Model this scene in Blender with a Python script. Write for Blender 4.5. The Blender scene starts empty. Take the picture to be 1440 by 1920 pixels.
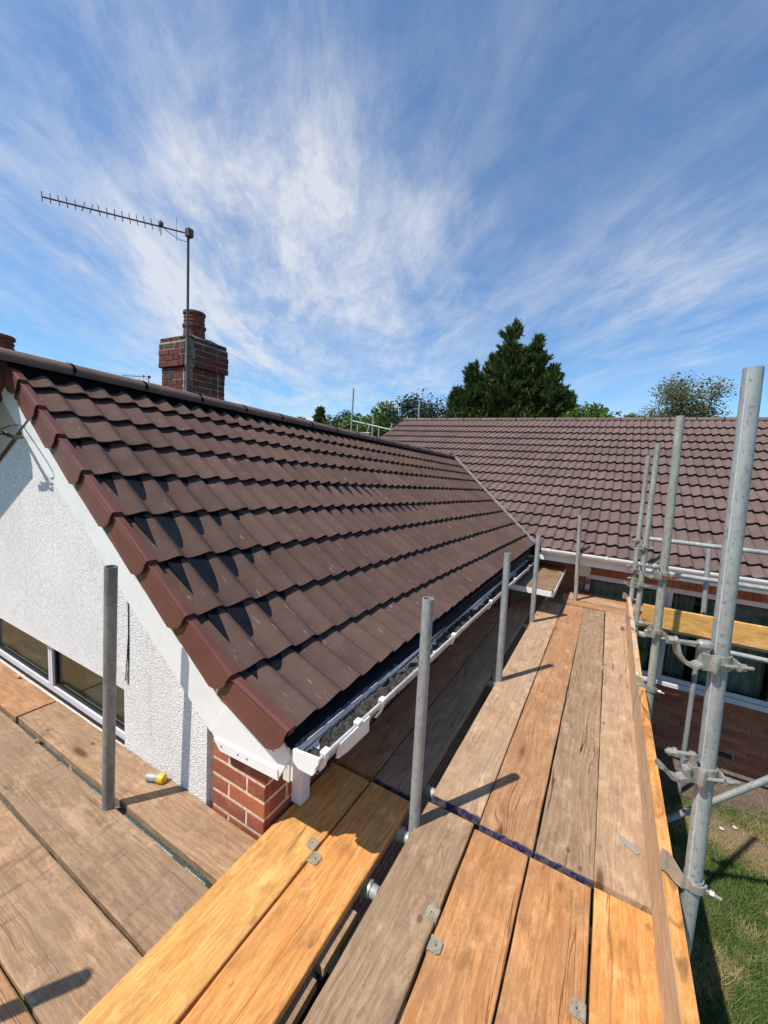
import bpy, math, random
import numpy as np
from mathutils import Vector, Matrix, noise
random.seed(7)
rs = np.random.RandomState(11)
S = bpy.context.scene
C = S.collection
EYE = 1.55                                   # eye height above the scaffold deck (deck top = z 0)
# ------------------------------------------------------------------ camera
CR = Vector((0.86942874, 0.49012566, 0.06221333))
CD = Vector((0.10995716, -0.06919421, -0.99152488))
CF = Vector((-0.48166699, 0.86890103, -0.11405226))
cd = bpy.data.cameras.new('camera'); cam = bpy.data.objects.new('camera', cd); C.objects.link(cam)
cd.sensor_fit = 'VERTICAL'; cd.sensor_height = 36.0; cd.lens = 753.445 / 1920 * 36
cd.clip_start = 0.02; cd.clip_end = 3000
M4 = Matrix((CR, -CD, -CF)).transposed().to_4x4(); M4.translation = Vector((0, 0, EYE))
cam.matrix_world = M4
S.camera = cam
# ------------------------------------------------------------------ world, sun, exposure
SUN = Vector((-.34, -.52, 1)).normalized()
EL = math.asin(SUN.z); AZ = math.atan2(SUN.x, SUN.y)
W = bpy.data.worlds.new('World'); S.world = W; W.use_nodes = True
def world():
    nt = W.node_tree; nt.nodes.clear(); N = nt.nodes.new; L = nt.links.new
    out = N('ShaderNodeOutputWorld'); bg = N('ShaderNodeBackground'); bg.inputs['Strength'].default_value = 0.105
    L(bg.outputs[0], out.inputs[0])
    sky = N('ShaderNodeTexSky'); sky.sky_type = 'NISHITA'; sky.sun_disc = False
    sky.sun_elevation = EL; sky.sun_rotation = AZ % (2 * math.pi); sky.altitude = 50
    sky.air_density = 1.0; sky.dust_density = 0.35; sky.ozone_density = 2.6
    tc = N('ShaderNodeTexCoord'); sep = N('ShaderNodeSeparateXYZ'); L(tc.outputs['Generated'], sep.inputs[0])
    def m(op, a, b=None, clamp=False):
        n = N('ShaderNodeMath'); n.operation = op; n.use_clamp = clamp
        for i, v in enumerate((a, b)):
            if v is None: continue
            if isinstance(v, (int, float)): n.inputs[i].default_value = v
            else: L(v, n.inputs[i])
        return n.outputs[0]
    z = m('MAXIMUM', sep.outputs['Z'], 0.015); zz = m('ADD', z, 0.06)
    px = m('DIVIDE', sep.outputs['X'], zz); py = m('DIVIDE', sep.outputs['Y'], zz)
    cb = N('ShaderNodeCombineXYZ'); L(px, cb.inputs[0]); L(py, cb.inputs[1])
    def noise_(scale, detail, rough, rot, sc, off=0.0, dist=0.0):
        mp = N('ShaderNodeMapping'); mp.vector_type = 'TEXTURE'; mp.inputs['Rotation'].default_value = (0, 0, rot); mp.inputs['Scale'].default_value = tuple(1 / q for q in sc)
        mp.inputs['Location'].default_value = (off, off * .7, off)
        L(cb.outputs[0], mp.inputs[0])
        n = N('ShaderNodeTexNoise'); n.inputs['Scale'].default_value = scale; n.inputs['Detail'].default_value = detail
        n.inputs['Roughness'].default_value = rough; n.inputs['Distortion'].default_value = dist
        L(mp.outputs[0], n.inputs['Vector']); return n.outputs['Fac']
    def ramp(v, a, b):
        n = N('ShaderNodeMapRange'); n.interpolation_type = 'SMOOTHSTEP'
        L(v, n.inputs['Value']); n.inputs['From Min'].default_value = a; n.inputs['From Max'].default_value = b
        return n.outputs[0]
    rot = math.radians(129)
    streak = ramp(noise_(1.35, 8, .64, rot, (.56, 1.2, 1), 3.1, .45), .32, .74)
    fine = ramp(noise_(4.6, 10, .72, rot, (.46, 1.15, 1), 9.0, .35), .34, .76)
    big = ramp(noise_(.75, 3, .5, rot, (.7, 1.1, 1), 5.3, .4), .36, .62)
    # cloud banks: soft lobes of cirrus around chosen bearings
    def lobe(d, lo, hi):
        v = N('ShaderNodeVectorMath'); v.operation = 'DOT_PRODUCT'; nrm = N('ShaderNodeVectorMath'); nrm.operation = 'NORMALIZE'
        L(tc.outputs['Generated'], nrm.inputs[0]); L(nrm.outputs[0], v.inputs[0]); v.inputs[1].default_value = Vector(d).normalized()
        return ramp(v.outputs['Value'], lo, hi)
    def ray(x, y): return CR * (x - 720) + CD * (y - 960) + CF * 753.4
    l1 = lobe(ray(600, 620), .86, .995); l2 = lobe(ray(430, 300), .80, .985); l3 = lobe(ray(1180, 640), .965, .999)
    l4 = lobe(ray(1350, 120), .90, .995); l5 = lobe(ray(150, 250), .86, .99); l6 = lobe(ray(1380, 480), .97, .999)
    bank = m('ADD', m('ADD', m('MULTIPLY', l1, .64), m('MULTIPLY', l2, .28)), m('ADD', m('MULTIPLY', l3, .40), m('ADD', m('MULTIPLY', l4, .25), m('ADD', m('MULTIPLY', l5, .30), m('MULTIPLY', l6, .3)))))
    tex = m('ADD', m('MULTIPLY', streak, .62), m('MULTIPLY', fine, .38))
    dens = m('MULTIPLY', m('ADD', m('MULTIPLY', tex, 1.2), m('MULTIPLY', m('MULTIPLY', bank, bank), .10)), m('ADD', m('MULTIPLY', bank, .95), m('MULTIPLY', big, .24)), True)
    dens = m('ADD', m('MULTIPLY', m('POWER', dens, 1.25), .84), .01, True)
    mx = N('ShaderNodeMix'); mx.data_type = 'RGBA'; L(dens, mx.inputs['Factor'])
    tint = N('ShaderNodeMix'); tint.data_type = 'RGBA'; tint.blend_type = 'MULTIPLY'; tint.inputs['Factor'].default_value = 1
    L(sky.outputs[0], tint.inputs['A']); tint.inputs['B'].default_value = (.88, 1.24, 1.46, 1)
    L(tint.outputs['Result'], mx.inputs['A']); mx.inputs['B'].default_value = (6.9, 7.1, 7.6, 1)
    L(mx.outputs['Result'], bg.inputs['Color'])
world()
sl = bpy.data.lights.new('sun', 'SUN'); sl.energy = 5.0; sl.angle = math.radians(.53); sl.color = (1, .945, .86)
so = bpy.data.objects.new('sun', sl); C.objects.link(so); so.rotation_euler = SUN.to_track_quat('Z', 'Y').to_euler(); so.location = (-20, -30, 50)
S.view_settings.view_transform = 'Standard'; S.view_settings.look = 'None'; S.view_settings.gamma = 1
S.view_settings.use_curve_mapping = False; S.view_settings.exposure = 0.15

# ------------------------------------------------------------------ helpers
def at(px, py, ax, val):
    """point of the place seen at photo pixel (px,py) that lies on the plane axis=val"""
    r = CR * (px - 720) + CD * (py - 960) + CF * 753.445
    t = (val - (EYE if ax == 2 else 0)) / r[ax]
    return Vector((0, 0, EYE)) + r * t
class MB:
    def __init__(s): s.v = []; s.f = []
    def add(s, v, f):
        o = len(s.v); s.v += [tuple(p) for p in v]; s.f += [tuple(i + o for i in q) for q in f]; return s
    def box(s, a, b, M=None):
        x0, y0, z0 = a; x1, y1, z1 = b
        v = [Vector(p) for p in ((x0,y0,z0),(x1,y0,z0),(x1,y1,z0),(x0,y1,z0),(x0,y0,z1),(x1,y0,z1),(x1,y1,z1),(x0,y1,z1))]
        if M is not None: v = [M @ p for p in v]
        return s.add(v, [(0,3,2,1),(4,5,6,7),(0,1,5,4),(1,2,6,5),(2,3,7,6),(3,0,4,7)])
    def prism(s, pts, vec):
        """polygon pts extruded by vec"""
        n = len(pts); vec = Vector(vec); v = [Vector(p) for p in pts] + [Vector(p) + vec for p in pts]
        return s.add(v, [tuple(range(n))[::-1], tuple(range(n, 2 * n))] + [(i, (i + 1) % n, (i + 1) % n + n, i + n) for i in range(n)])
    def tube(s, pts, r, n=12, cap=True, hollow=False):
        pts = [Vector(p) for p in pts]; rings = []; up = None
        for i, p in enumerate(pts):
            d = (pts[min(i + 1, len(pts) - 1)] - pts[max(i - 1, 0)]).normalized()
            if up is None: up = d.orthogonal().normalized()
            up = (up - d * up.dot(d)).normalized(); w = d.cross(up)
            rr = r[i] if isinstance(r, (list, tuple)) else r
            rings.append([p + up * (rr * math.cos(2 * math.pi * k / n)) + w * (rr * math.sin(2 * math.pi * k / n)) for k in range(n)])
        v = [q for R in rings for q in R]; f = []
        for i in range(len(rings) - 1):
            for k in range(n): f.append((i*n+k, i*n+(k+1)%n, (i+1)*n+(k+1)%n, (i+1)*n+k))
        if hollow:      # open pipe end at the last point with wall thickness and a dark bore
            d = (pts[-1] - pts[-2]).normalized(); base = len(v); c = pts[-1]; R = rings[-1]
            v += [c + (q - c) * .83 for q in R]; v += [c + (q - c) * .83 - d * .12 for q in R]
            o = (len(rings) - 1) * n
            for k in range(n):
                k2 = (k + 1) % n
                f.append((o+k, o+k2, base+k2, base+k)); f.append((base+k, base+k2, base+n+k2, base+n+k))
            f.append(tuple(base + n + k for k in range(n)))
            if cap: f.append(tuple(range(n))[::-1])
        elif cap: f += [tuple(range(n))[::-1], tuple((len(rings)-1)*n + k for k in range(n))]
        return s.add(v, f)
    def lathe(s, prof, c, n=20, ax=(0,0,1)):
        ax = Vector(ax).normalized(); u = ax.orthogonal().normalized(); w = ax.cross(u); c = Vector(c); v = []; f = []
        for (r, h) in prof:
            for k in range(n): v.append(c + ax * h + (u * math.cos(2*math.pi*k/n) + w * math.sin(2*math.pi*k/n)) * r)
        for i in range(len(prof) - 1):
            for k in range(n): f.append((i*n+k, i*n+(k+1)%n, (i+1)*n+(k+1)%n, (i+1)*n+k))
        f += [tuple(range(n))[::-1], tuple((len(prof)-1)*n + k for k in range(n))]
        return s.add(v, f)
    def mesh(s, name, mat=None, smooth=None):
        me = bpy.data.meshes.new(name); me.from_pydata(s.v, [], s.f); me.validate(); me.update()
        if mat: me.materials.append(mat)
        if smooth is not None:
            me.polygons.foreach_set('use_smooth', [True] * len(me.polygons))
            if smooth < 180: me.set_sharp_from_angle(angle=math.radians(smooth))
        return me
    def obj(s, name, mat=None, parent=None, smooth=None, **kw):
        return link(bpy.data.objects.new(name, s.mesh(name, mat, smooth)), parent, **kw)
def link(o, parent=None, label=None, cat=None, group=None, kind=None):
    C.objects.link(o)
    if parent is not None: o.parent = parent
    if label: o['label'] = label
    if cat: o['category'] = cat
    if group: o['group'] = group
    if kind: o['kind'] = kind
    return o
def thing(name, label, cat, group=None, loc=(0, 0, 0)):
    o = bpy.data.objects.new(name, None); o.location = loc; o.empty_display_size = .1
    return link(o, None, label, cat, group)
def clone(o, parent, label=None, group=None, cat=None):
    c = o.copy(); C.objects.link(c); c.parent = parent
    for k, v in (('label', label), ('group', group), ('category', cat)):
        if v: c[k] = v
    return c
def place(me, name, parent, M):
    o = bpy.data.objects.new(name, me); C.objects.link(o); o.parent = parent; o.matrix_basis = M; return o
def frame(o, x, y, z, s=(1,1,1)):
    M = Matrix((Vector(x) * s[0], Vector(y) * s[1], Vector(z) * s[2])).transposed().to_4x4(); M.translation = Vector(o); return M

# ------------------------------------------------------------------ materials
class NT:
    def __init__(s, name):
        s.m = bpy.data.materials.new(name); s.m.use_nodes = True; s.t = s.m.node_tree; s.t.nodes.clear()
        s.out = s.n('ShaderNodeOutputMaterial'); s.b = s.n('ShaderNodeBsdfPrincipled'); s.l(s.b.outputs[0], s.out.inputs[0])
        s.tc = s.n('ShaderNodeTexCoord'); s.oi = s.n('ShaderNodeObjectInfo')
    def n(s, t, **k):
        x = s.t.nodes.new(t)
        for a, b in k.items(): setattr(x, a, b)
        return x
    def l(s, a, b): s.t.links.new(a, b)
    def math(s, op, a, b=0.0, clamp=False):
        n = s.n('ShaderNodeMath', operation=op, use_clamp=clamp)
        for i, v in enumerate((a, b)):
            if isinstance(v, (int, float)): n.inputs[i].default_value = v
            else: s.l(v, n.inputs[i])
        return n.outputs[0]
    def co(s, src='Object', scale=(1,1,1), rnd=0.0, loc=(0,0,0)):
        v = s.tc.outputs[src]
        if rnd:
            a = s.n('ShaderNodeVectorMath', operation='ADD'); s.l(v, a.inputs[0])
            r = s.math('MULTIPLY', s.oi.outputs['Random'], rnd); s.l(r, a.inputs[1]); v = a.outputs[0]
        mp = s.n('ShaderNodeMapping'); mp.inputs['Scale'].default_value = scale; mp.inputs['Location'].default_value = loc; s.l(v, mp.inputs[0]); return mp.outputs[0]
    def noise(s, vec, scale, detail=4, rough=.55, dist=0):
        n = s.n('ShaderNodeTexNoise'); s.l(vec, n.inputs['Vector'])
        for k, v in (('Scale', scale), ('Detail', detail), ('Roughness', rough), ('Distortion', dist)): n.inputs[k].default_value = v
        return n.outputs['Fac']
    def vor(s, vec, scale, feat='F1', out='Distance', rand=1.0):
        n = s.n('ShaderNodeTexVoronoi', feature=feat); s.l(vec, n.inputs['Vector']); n.inputs['Scale'].default_value = scale; n.inputs['Randomness'].default_value = rand
        return n.outputs[out]
    def mr(s, v, a, b, c=0.0, d=1.0, smooth=True):
        n = s.n('ShaderNodeMapRange', interpolation_type='SMOOTHSTEP' if smooth else 'LINEAR'); s.l(v, n.inputs['Value'])
        for k, x in (('From Min', a), ('From Max', b), ('To Min', c), ('To Max', d)): n.inputs[k].default_value = x
        return n.outputs[0]
    def mix(s, f, a, b, mode='MIX'):
        n = s.n('ShaderNodeMix', data_type='RGBA', blend_type=mode)
        for k, v in (('Factor', f), ('A', a), ('B', b)):
            i = n.inputs[k]
            if isinstance(v, (int, float)): i.default_value = v
            elif isinstance(v, tuple): i.default_value = v + (1,) if len(v) == 3 else v
            else: s.l(v, i)
        return n.outputs['Result']
    def bump(s, h, strength=.3, dist=.01, nrm=None):
        n = s.n('ShaderNodeBump'); n.inputs['Strength'].default_value = strength; n.inputs['Distance'].default_value = dist
        s.l(h, n.inputs['Height'])
        if nrm: s.l(nrm, n.inputs['Normal'])
        return n.outputs[0]
    def done(s, col=None, rough=None, nrm=None, metal=None, spec=None):
        for k, v in (('Base Color', col), ('Roughness', rough), ('Normal', nrm), ('Metallic', metal), ('Specular IOR Level', spec)):
            if v is None: continue
            if isinstance(v, (int, float)): s.b.inputs[k].default_value = v
            elif isinstance(v, tuple): s.b.inputs[k].default_value = v + (1,)
            else: s.l(v, s.b.inputs[k])
        return s.m
def flat(name, col, rough=.5, metal=0.0, var=.12, scale=30, bump=.1, spec=.4):
    t = NT(name); n = t.noise(t.co('Object', rnd=40), scale, 5, .6)
    c = t.mix(t.mr(n, .3, .7), tuple(x * (1 - var) for x in col), tuple(min(1, x * (1 + var)) for x in col))
    return t.done(c, rough, t.bump(n, bump, .003), metal, spec)
def wood(name, light, dark, grey=(.30, .235, .19), greyamt=.5, saw=.0, spots=.5, crack=.6):
    """sawn softwood, grain along local X"""
    t = NT(name); base = t.co('Object', rnd=73.0)
    # knots: sparse cells, grain bends round them
    kv = t.co('Object', (1.3, 5.2, 3), rnd=73.0)
    kd = t.vor(kv, 1.0); kc = t.n('ShaderNodeSeparateColor'); t.l(t.vor(kv, 1.0, out='Color'), kc.inputs[0])
    has = t.math('GREATER_THAN', kc.outputs[0], .38)
    pull = t.math('MULTIPLY', t.mr(kd, .0, .33, 1, 0), has)
    wob = t.noise(t.co('Object', (1.1, 3.0, 3), rnd=73.0), 1.6, 3, .5)
    sx = t.n('ShaderNodeSeparateXYZ'); t.l(base, sx.inputs[0])
    yy = t.math('ADD', t.math('MULTIPLY', sx.outputs['Y'], 1.0), t.math('ADD', t.math('MULTIPLY', wob, .055), t.math('MULTIPLY', pull, .045)))
    cb = t.n('ShaderNodeCombineXYZ'); t.l(t.math('MULTIPLY', sx.outputs['X'], .075), cb.inputs[0]); t.l(yy, cb.inputs[1]); t.l(t.math('MULTIPLY', sx.outputs['Z'], .7), cb.inputs[2])
    g1 = t.noise(cb.outputs[0], 70, 5, .65); g2 = t.noise(cb.outputs[0], 260, 3, .7)
    grain = t.math('ADD', t.math('MULTIPLY', g1, .62), t.math('MULTIPLY', g2, .38))
    col = t.mix(t.mr(grain, .40, .62), dark, light)
    # sawn fuzz and blotches
    bl = t.noise(t.co('Object', (1.4, 3.2, 3), rnd=31.0), 2.3, 6, .62)
    col = t.mix(t.math('MULTIPLY', t.mr(bl, .38, .66), greyamt), col, grey)
    bl2 = t.noise(t.co('Object', (2.2, 4.0, 3), rnd=11.0), 3.4, 7, .68)
    col = t.mix(t.mr(bl2, .48, .74, 0, .55), col, tuple(x * .42 for x in grey))
    speck = t.noise(t.co('Object', (.3, 2.0, 1), rnd=19.0), 120, 5, .75)
    col = t.mix(t.mr(speck, .50, .70, 0, .5), col, tuple(x * .5 for x in dark))
    pale = t.noise(t.co('Object', (1.2, 2.0, 1), rnd=57.0), 5.0, 8, .72)
    col = t.mix(t.mr(pale, .50, .70, 0, .50), col, tuple(min(1, x * 1.35 + .05) for x in light))
    if saw:
        sv = t.noise(t.co('Object', (1.0, .12, 1), rnd=5.0), 42, 2, .5)
        sm = t.noise(t.co('Object', (1, 1, 1), rnd=5.0), 2.6, 3, .5)
        col = t.mix(t.math('MULTIPLY', t.mr(sv, .58, .70), t.mr(sm, .42, .6, 0, saw)), col, tuple(x * .55 for x in dark))
    # fine drying cracks along the grain
    cv = t.n('ShaderNodeCombineXYZ'); t.l(t.math('MULTIPLY', sx.outputs['X'], .55), cv.inputs[0]); t.l(t.math('MULTIPLY', yy, 26), cv.inputs[1])
    cr = t.noise(cv.outputs[0], 1.0, 2, .4)
    cm = t.noise(t.co('Object', (.5, 5, 1), rnd=23.0), 1.8, 2, .5)
    crk = t.math('MULTIPLY', t.mr(t.math('ABSOLUTE', t.math('SUBTRACT', cr, .5)), .002, .009, 1, 0), t.mr(cm, .50, .62, 0, crack))
    col = t.mix(crk, col, (.03, .02, .014))
    # knots
    kn = t.math('MULTIPLY', t.mr(kd, .05, .11, 1, 0), has)
    ring = t.math('MULTIPLY', t.mr(kd, .07, .17, 1, 0), has)
    col = t.mix(t.math('MULTIPLY', ring, .48), col, tuple(x * .55 for x in dark))
    col = t.mix(t.math('MULTIPLY', kn, .85), col, (.085, .043, .02))
    # boot stains / damp spots
    sp = t.vor(t.co('Object', (1.2, 2.2, 1), rnd=91.0), 6.5); sc = t.n('ShaderNodeSeparateColor'); t.l(t.vor(t.co('Object', (1.2, 2.2, 1), rnd=91.0), 6.5, out='Color'), sc.inputs[0])
    sn = t.noise(t.co('Object', rnd=91.0), 38, 4, .6)
    st = t.math('MULTIPLY', t.mr(t.math('ADD', sp, t.math('MULTIPLY', sn, .22)), .20, .27, 1, 0), t.math('GREATER_THAN', sc.outputs[1], .72))
    col = t.mix(t.math('MULTIPLY', st, spots), col, tuple(x * .33 for x in grey))
    h = t.math('ADD', t.math('MULTIPLY', grain, .6), t.math('MULTIPLY', speck, .45)); h = t.math('SUBTRACT', h, t.math('MULTIPLY', crk, 1.3))
    return t.done(col, .84, t.bump(h, .8, .0026), 0, .2)
M = {}
M['new'] = wood('new_pine_wood', (.74, .40, .125), (.55, .245, .058), (.47, .27, .11), .32, .0, .45)
M['orange'] = wood('orange_board_wood', (.56, .285, .115), (.40, .165, .055), (.36, .20, .095), .5, .0, .5)
M['orange2'] = wood('pink_orange_board_wood', (.47, .255, .125), (.33, .155, .068), (.32, .19, .11), .5, .0, .6)
M['bright'] = wood('bright_orange_board_wood', (.72, .35, .11), (.54, .21, .05), (.43, .235, .10), .25, .0, .5)
M['brown'] = wood('brown_board_wood', (.30, .18, .105), (.20, .11, .06), (.21, .135, .085), .5, .25, .6)
M['weather'] = wood('weathered_board_wood', (.395, .26, .155), (.25, .152, .085), (.29, .197, .122), .6, .15, .7, 1.0)
M['pink'] = wood('pale_weathered_board_wood', (.50, .335, .205), (.35, .215, .122), (.39, .27, .172), .6, .1, .8, .8)
M['saw'] = wood('dirty_sawn_board_wood', (.43, .27, .155), (.28, .165, .09), (.28, .19, .12), .55, .55, .8, .5)
M['saw2'] = wood('grey_sawn_board_wood', (.365, .24, .138), (.245, .15, .085), (.26, .178, .118), .7, .5, .9, .5)
M['toe'] = wood('yellow_toe_board_wood', (.74, .40, .12), (.56, .27, .065), (.50, .30, .12), .3, .0, .4)
M['toe2'] = wood('pale_toe_board_wood', (.68, .45, .27), (.54, .33, .18), (.56, .38, .23), .35, .0, .25, .5)

def tile_mat(name, a, b, chalk=1.0):
    t = NT(name); o = t.co('Object', rnd=17.0)
    n = t.noise(o, 4.5, 5, .6); g = t.noise(t.co('Object', rnd=17.0), 330, 3, .75)
    col = t.mix(t.mr(n, .3, .7), a, b)
    v = t.mr(t.oi.outputs['Random'], 0, 1, .86, 1.12, False)
    hsv = t.n('ShaderNodeHueSaturation'); t.l(v, hsv.inputs['Value']); t.l(col, hsv.inputs['Color']); col = hsv.outputs[0]
    col = t.mix(t.mr(g, .5, .8, 0, .5), col, tuple(x * 1.7 for x in a)); col = t.mix(t.mr(g, .2, .42, .45, 0), col, tuple(x * .45 for x in a))
    # chalky scuffs running down the slope
    s1 = t.noise(t.co('Object', (1, .16, .3), rnd=29.0), 60, 3, .6); s2 = t.noise(t.co('Object', (1, 1, 1), rnd=29.0), 5.5, 3, .6)
    s3 = t.noise(t.co('Object', (1, .5, .5), rnd=3.0), 46, 5, .7)
    sc = t.math('MULTIPLY', t.mr(s1, .60, .72), t.mr(s2, .42, .66, 0, .42 * chalk)); col = t.mix(sc, col, (.42, .31, .27))
    sp = t.math('MULTIPLY', t.mr(s3, .62, .70), t.mr(s2, .46, .62, 0, .28 * chalk)); col = t.mix(sp, col, (.42, .33, .28))
    h = t.math('ADD', t.math('MULTIPLY', g, 1), 0)
    return t.done(col, .88, t.bump(h, .5, .0012), 0, .16)
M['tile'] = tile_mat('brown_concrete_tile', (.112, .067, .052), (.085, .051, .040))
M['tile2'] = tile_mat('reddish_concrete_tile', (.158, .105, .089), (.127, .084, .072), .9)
M['ridge'] = tile_mat('ridge_tile_concrete', (.165, .108, .086), (.125, .082, .066), .9)
M['verge'] = flat('brown_plastic_verge', (.135, .049, .034), .42, 0, .10, 5, .04)
M['vergescratch'] = M['verge']
M['black'] = flat('black_union_gap_shade', (.005, .005, .005), .9, spec=.05)  # black of the union clips, also stands for shade below the ridge
M['felt'] = flat('black_eaves_felt', (.007, .008, .012), .5, 0, .3, 14, .1, .16)
M['lead'] = flat('grey_valley_trough', (.22, .19, .17), .6, .0, .2, 10)
def upvc():
    t = NT('white_upvc'); n = t.noise(t.co('Object', rnd=9), 6, 6, .65); d = t.noise(t.co('Object', rnd=9), 46, 5, .7)
    c = t.mix(t.mr(n, .45, .75, 0, .30), (.80, .78, .74), (.56, .51, .45)); c = t.mix(t.mr(d, .60, .74, 0, .5), c, (.34, .29, .24))
    return t.done(c, .38)
M['white'] = upvc()
def gutterm():
    t = NT('grimy_white_gutter'); n = t.noise(t.co('Object', (1, .25, 1), rnd=9), 9, 6, .65); d = t.noise(t.co('Object', (1, .5, 1), rnd=9), 30, 5, .7)
    c = t.mix(t.mr(n, .34, .62, 0, .75), (.76, .73, .69), (.42, .38, .34)); c = t.mix(t.mr(d, .52, .70, 0, .7), c, (.20, .17, .15))
    return t.done(c, .42)
M['gutter'] = gutterm()
M['cream'] = flat('cream_paint', (.66, .60, .50), .6, 0, .06, 8)
M['beige'] = flat('beige_barge_shade', (.45, .38, .30), .7, 0, .1, 8)  # beige holds the bargeboard's shade and warm bounced light
def render_wall():
    t = NT('white_roughcast_render'); o = t.co('Object')
    v = t.vor(t.co('Object', (1, 1, 1)), 135, 'F1'); n = t.noise(o, 95, 4, .7, .2); d = t.noise(o, 1.4, 5, .6)
    c = t.mix(t.mr(d, .35, .7), (.87, .835, .79), (.80, .76, .71))
    st = t.noise(t.co('Object', (3.5, 1, .6)), 3.2, 6, .65); c = t.mix(t.mr(st, .55, .75, 0, .30), c, (.50, .46, .42))
    n2 = t.noise(o, 210, 2, .6)
    h = t.math('ADD', t.mr(v, .0, .55, 1, 0), t.math('MULTIPLY', n2, .7))
    c = t.mix(t.mr(n, .34, .46, .22, 0), c, (.50, .46, .42))
    return t.done(c, .92, t.bump(h, 1.0, .0062), 0, .2)
M['render'] = render_wall()
def brickm(name, a, b, c_, bump=.6, lichen=0.0):
    t = NT(name); o = t.co('Object', rnd=13); n = t.noise(o, 16, 5, .65); r = t.oi.outputs['Random']
    col = t.mix(t.mr(r, 0, 1, 0, 1, False), a, b); col = t.mix(t.mr(n, .45, .75, 0, .7), col, c_)
    g = t.noise(o, 190, 3, .7); col = t.mix(t.mr(g, .55, .75, 0, .35), col, tuple(min(1, x * 1.9) for x in a)); col = t.mix(t.mr(g, .25, .42, .5, 0), col, tuple(x * .35 for x in a))
    if lichen:
        ln = t.noise(t.co('Generated' if False else 'Object', rnd=13), 7, 6, .7); col = t.mix(t.mr(ln, .42, .58, 0, lichen), col, (.075, .068, .052))
        ln2 = t.noise(t.co('Object', rnd=43), 22, 5, .7); col = t.mix(t.mr(ln2, .56, .66, 0, lichen * .8), col, (.20, .18, .14))
    return t.done(col, .9, t.bump(t.math('ADD', n, g), bump, .003), 0, .2)
M['brick'] = brickm('red_facing_brick', (.40, .12, .06), (.24, .075, .045), (.46, .17, .075))
M['brick2'] = brickm('dark_red_brick', (.27, .085, .048), (.42, .155, .08), (.20, .065, .04))
M['brick3'] = brickm('chimney_brick', (.13, .034, .024), (.19, .046, .03), (.055, .024, .02), .8, .35)
M['brickold'] = brickm('sooty_lichen_brick', (.075, .04, .03), (.13, .062, .042), (.03, .024, .02), 1.0, .7)
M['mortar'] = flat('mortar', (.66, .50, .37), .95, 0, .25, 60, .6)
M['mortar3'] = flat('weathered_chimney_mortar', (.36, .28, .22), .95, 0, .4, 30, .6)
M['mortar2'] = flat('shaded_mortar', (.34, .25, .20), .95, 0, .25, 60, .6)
def lich():
    t = NT('lichened_cement'); o = t.co('Object'); n = t.noise(o, 14, 6, .7); n2 = t.noise(o, 5, 5, .6)
    c = t.mix(t.mr(n, .35, .65), (.07, .065, .055), (.27, .25, .20)); c = t.mix(t.mr(n2, .56, .64, 0, .75), c, (.34, .22, .045))
    return t.done(c, .95, t.bump(n, 1, .02))
M['lichen'] = lich()
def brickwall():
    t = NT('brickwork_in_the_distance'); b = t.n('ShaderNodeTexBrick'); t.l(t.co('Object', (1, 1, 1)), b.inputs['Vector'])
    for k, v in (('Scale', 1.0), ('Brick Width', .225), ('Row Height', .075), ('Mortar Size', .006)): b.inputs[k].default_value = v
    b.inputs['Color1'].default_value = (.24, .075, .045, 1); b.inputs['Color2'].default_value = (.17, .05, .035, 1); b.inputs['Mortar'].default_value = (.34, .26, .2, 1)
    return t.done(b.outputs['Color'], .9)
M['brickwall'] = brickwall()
def galv(name, a, b, rough=.42, rust=.15, metal=.55):
    t = NT(name); o = t.co('Object', (1, 1, .22), rnd=37); n = t.noise(o, 16, 7, .7); f = t.noise(t.co('Object', (1, 1, .6), rnd=37), 110, 3, .6)
    sp = t.vor(t.co('Object', (1, 1, .5), rnd=7), 60, out='Color'); sc = t.n('ShaderNodeSeparateColor'); t.l(sp, sc.inputs[0])
    c = t.mix(t.mr(n, .38, .60), a, b); c = t.mix(t.math('MULTIPLY', sc.outputs[0], .35), c, tuple(x * 1.3 for x in a))
    c = t.mix(t.mr(f, .55, .70, 0, .65), c, tuple(x * .38 for x in b))
    r = t.noise(t.co('Object', (1, 1, .35), rnd=3), 9, 6, .7); c = t.mix(t.mr(r, .55, .75, 0, rust), c, (.24, .15, .085))
    pk = t.vor(t.co('Object', (1, 1, .7), rnd=61), 130); c = t.mix(t.mr(pk, .05, .12, .6, 0), c, (.10, .09, .075))
    return t.done(c, t.mr(n, .3, .7, rough, rough + .22), t.bump(n, .2, .002), metal)
M['galv'] = galv('galvanised_steel', (.37, .375, .355), (.26, .265, .25), .5, .15, .3)
M['galvold'] = galv('weathered_galvanised_steel', (.36, .345, .30), (.23, .215, .18), .6, .4, .15)
M['galvdark'] = galv('dull_dark_steel', (.27, .255, .225), (.16, .15, .13), .5, .3, .15)
M['galvgreen'] = galv('greenish_old_steel', (.34, .34, .28), (.23, .225, .18), .6, .35, .15)
M['seam'] = flat('bright_weld_seam', (.62, .62, .58), .5, .2)
M['fitting'] = galv('cast_fitting_steel', (.46, .43, .37), (.27, .245, .20), .42, .45, .6)
M['rust'] = flat('rusty_red_bolt', (.20, .055, .035), .7, .1, .3, 90)
M['plate'] = galv('zinc_nail_plate', (.46, .39, .28), (.28, .23, .17), .4, .5, .35)
M['blue'] = (lambda t: t.done(t.mix(t.mr(t.noise(t.co('Object'), 30, 6, .75), .40, .56), (.010, .016, .10), (.13, .10, .08)), .6, t.bump(t.noise(t.co('Object'), 60, 4, .7), .8, .006)))(NT('chipped_blue_paint'))
M['dust'] = flat('grey_mortar_dust', (.16, .145, .125), .95, 0, .5, 50, .8, .1)
M['yellow'] = flat('yellow_plastic_cap', (.72, .44, .02), .45, 0, .1, 20)
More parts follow.
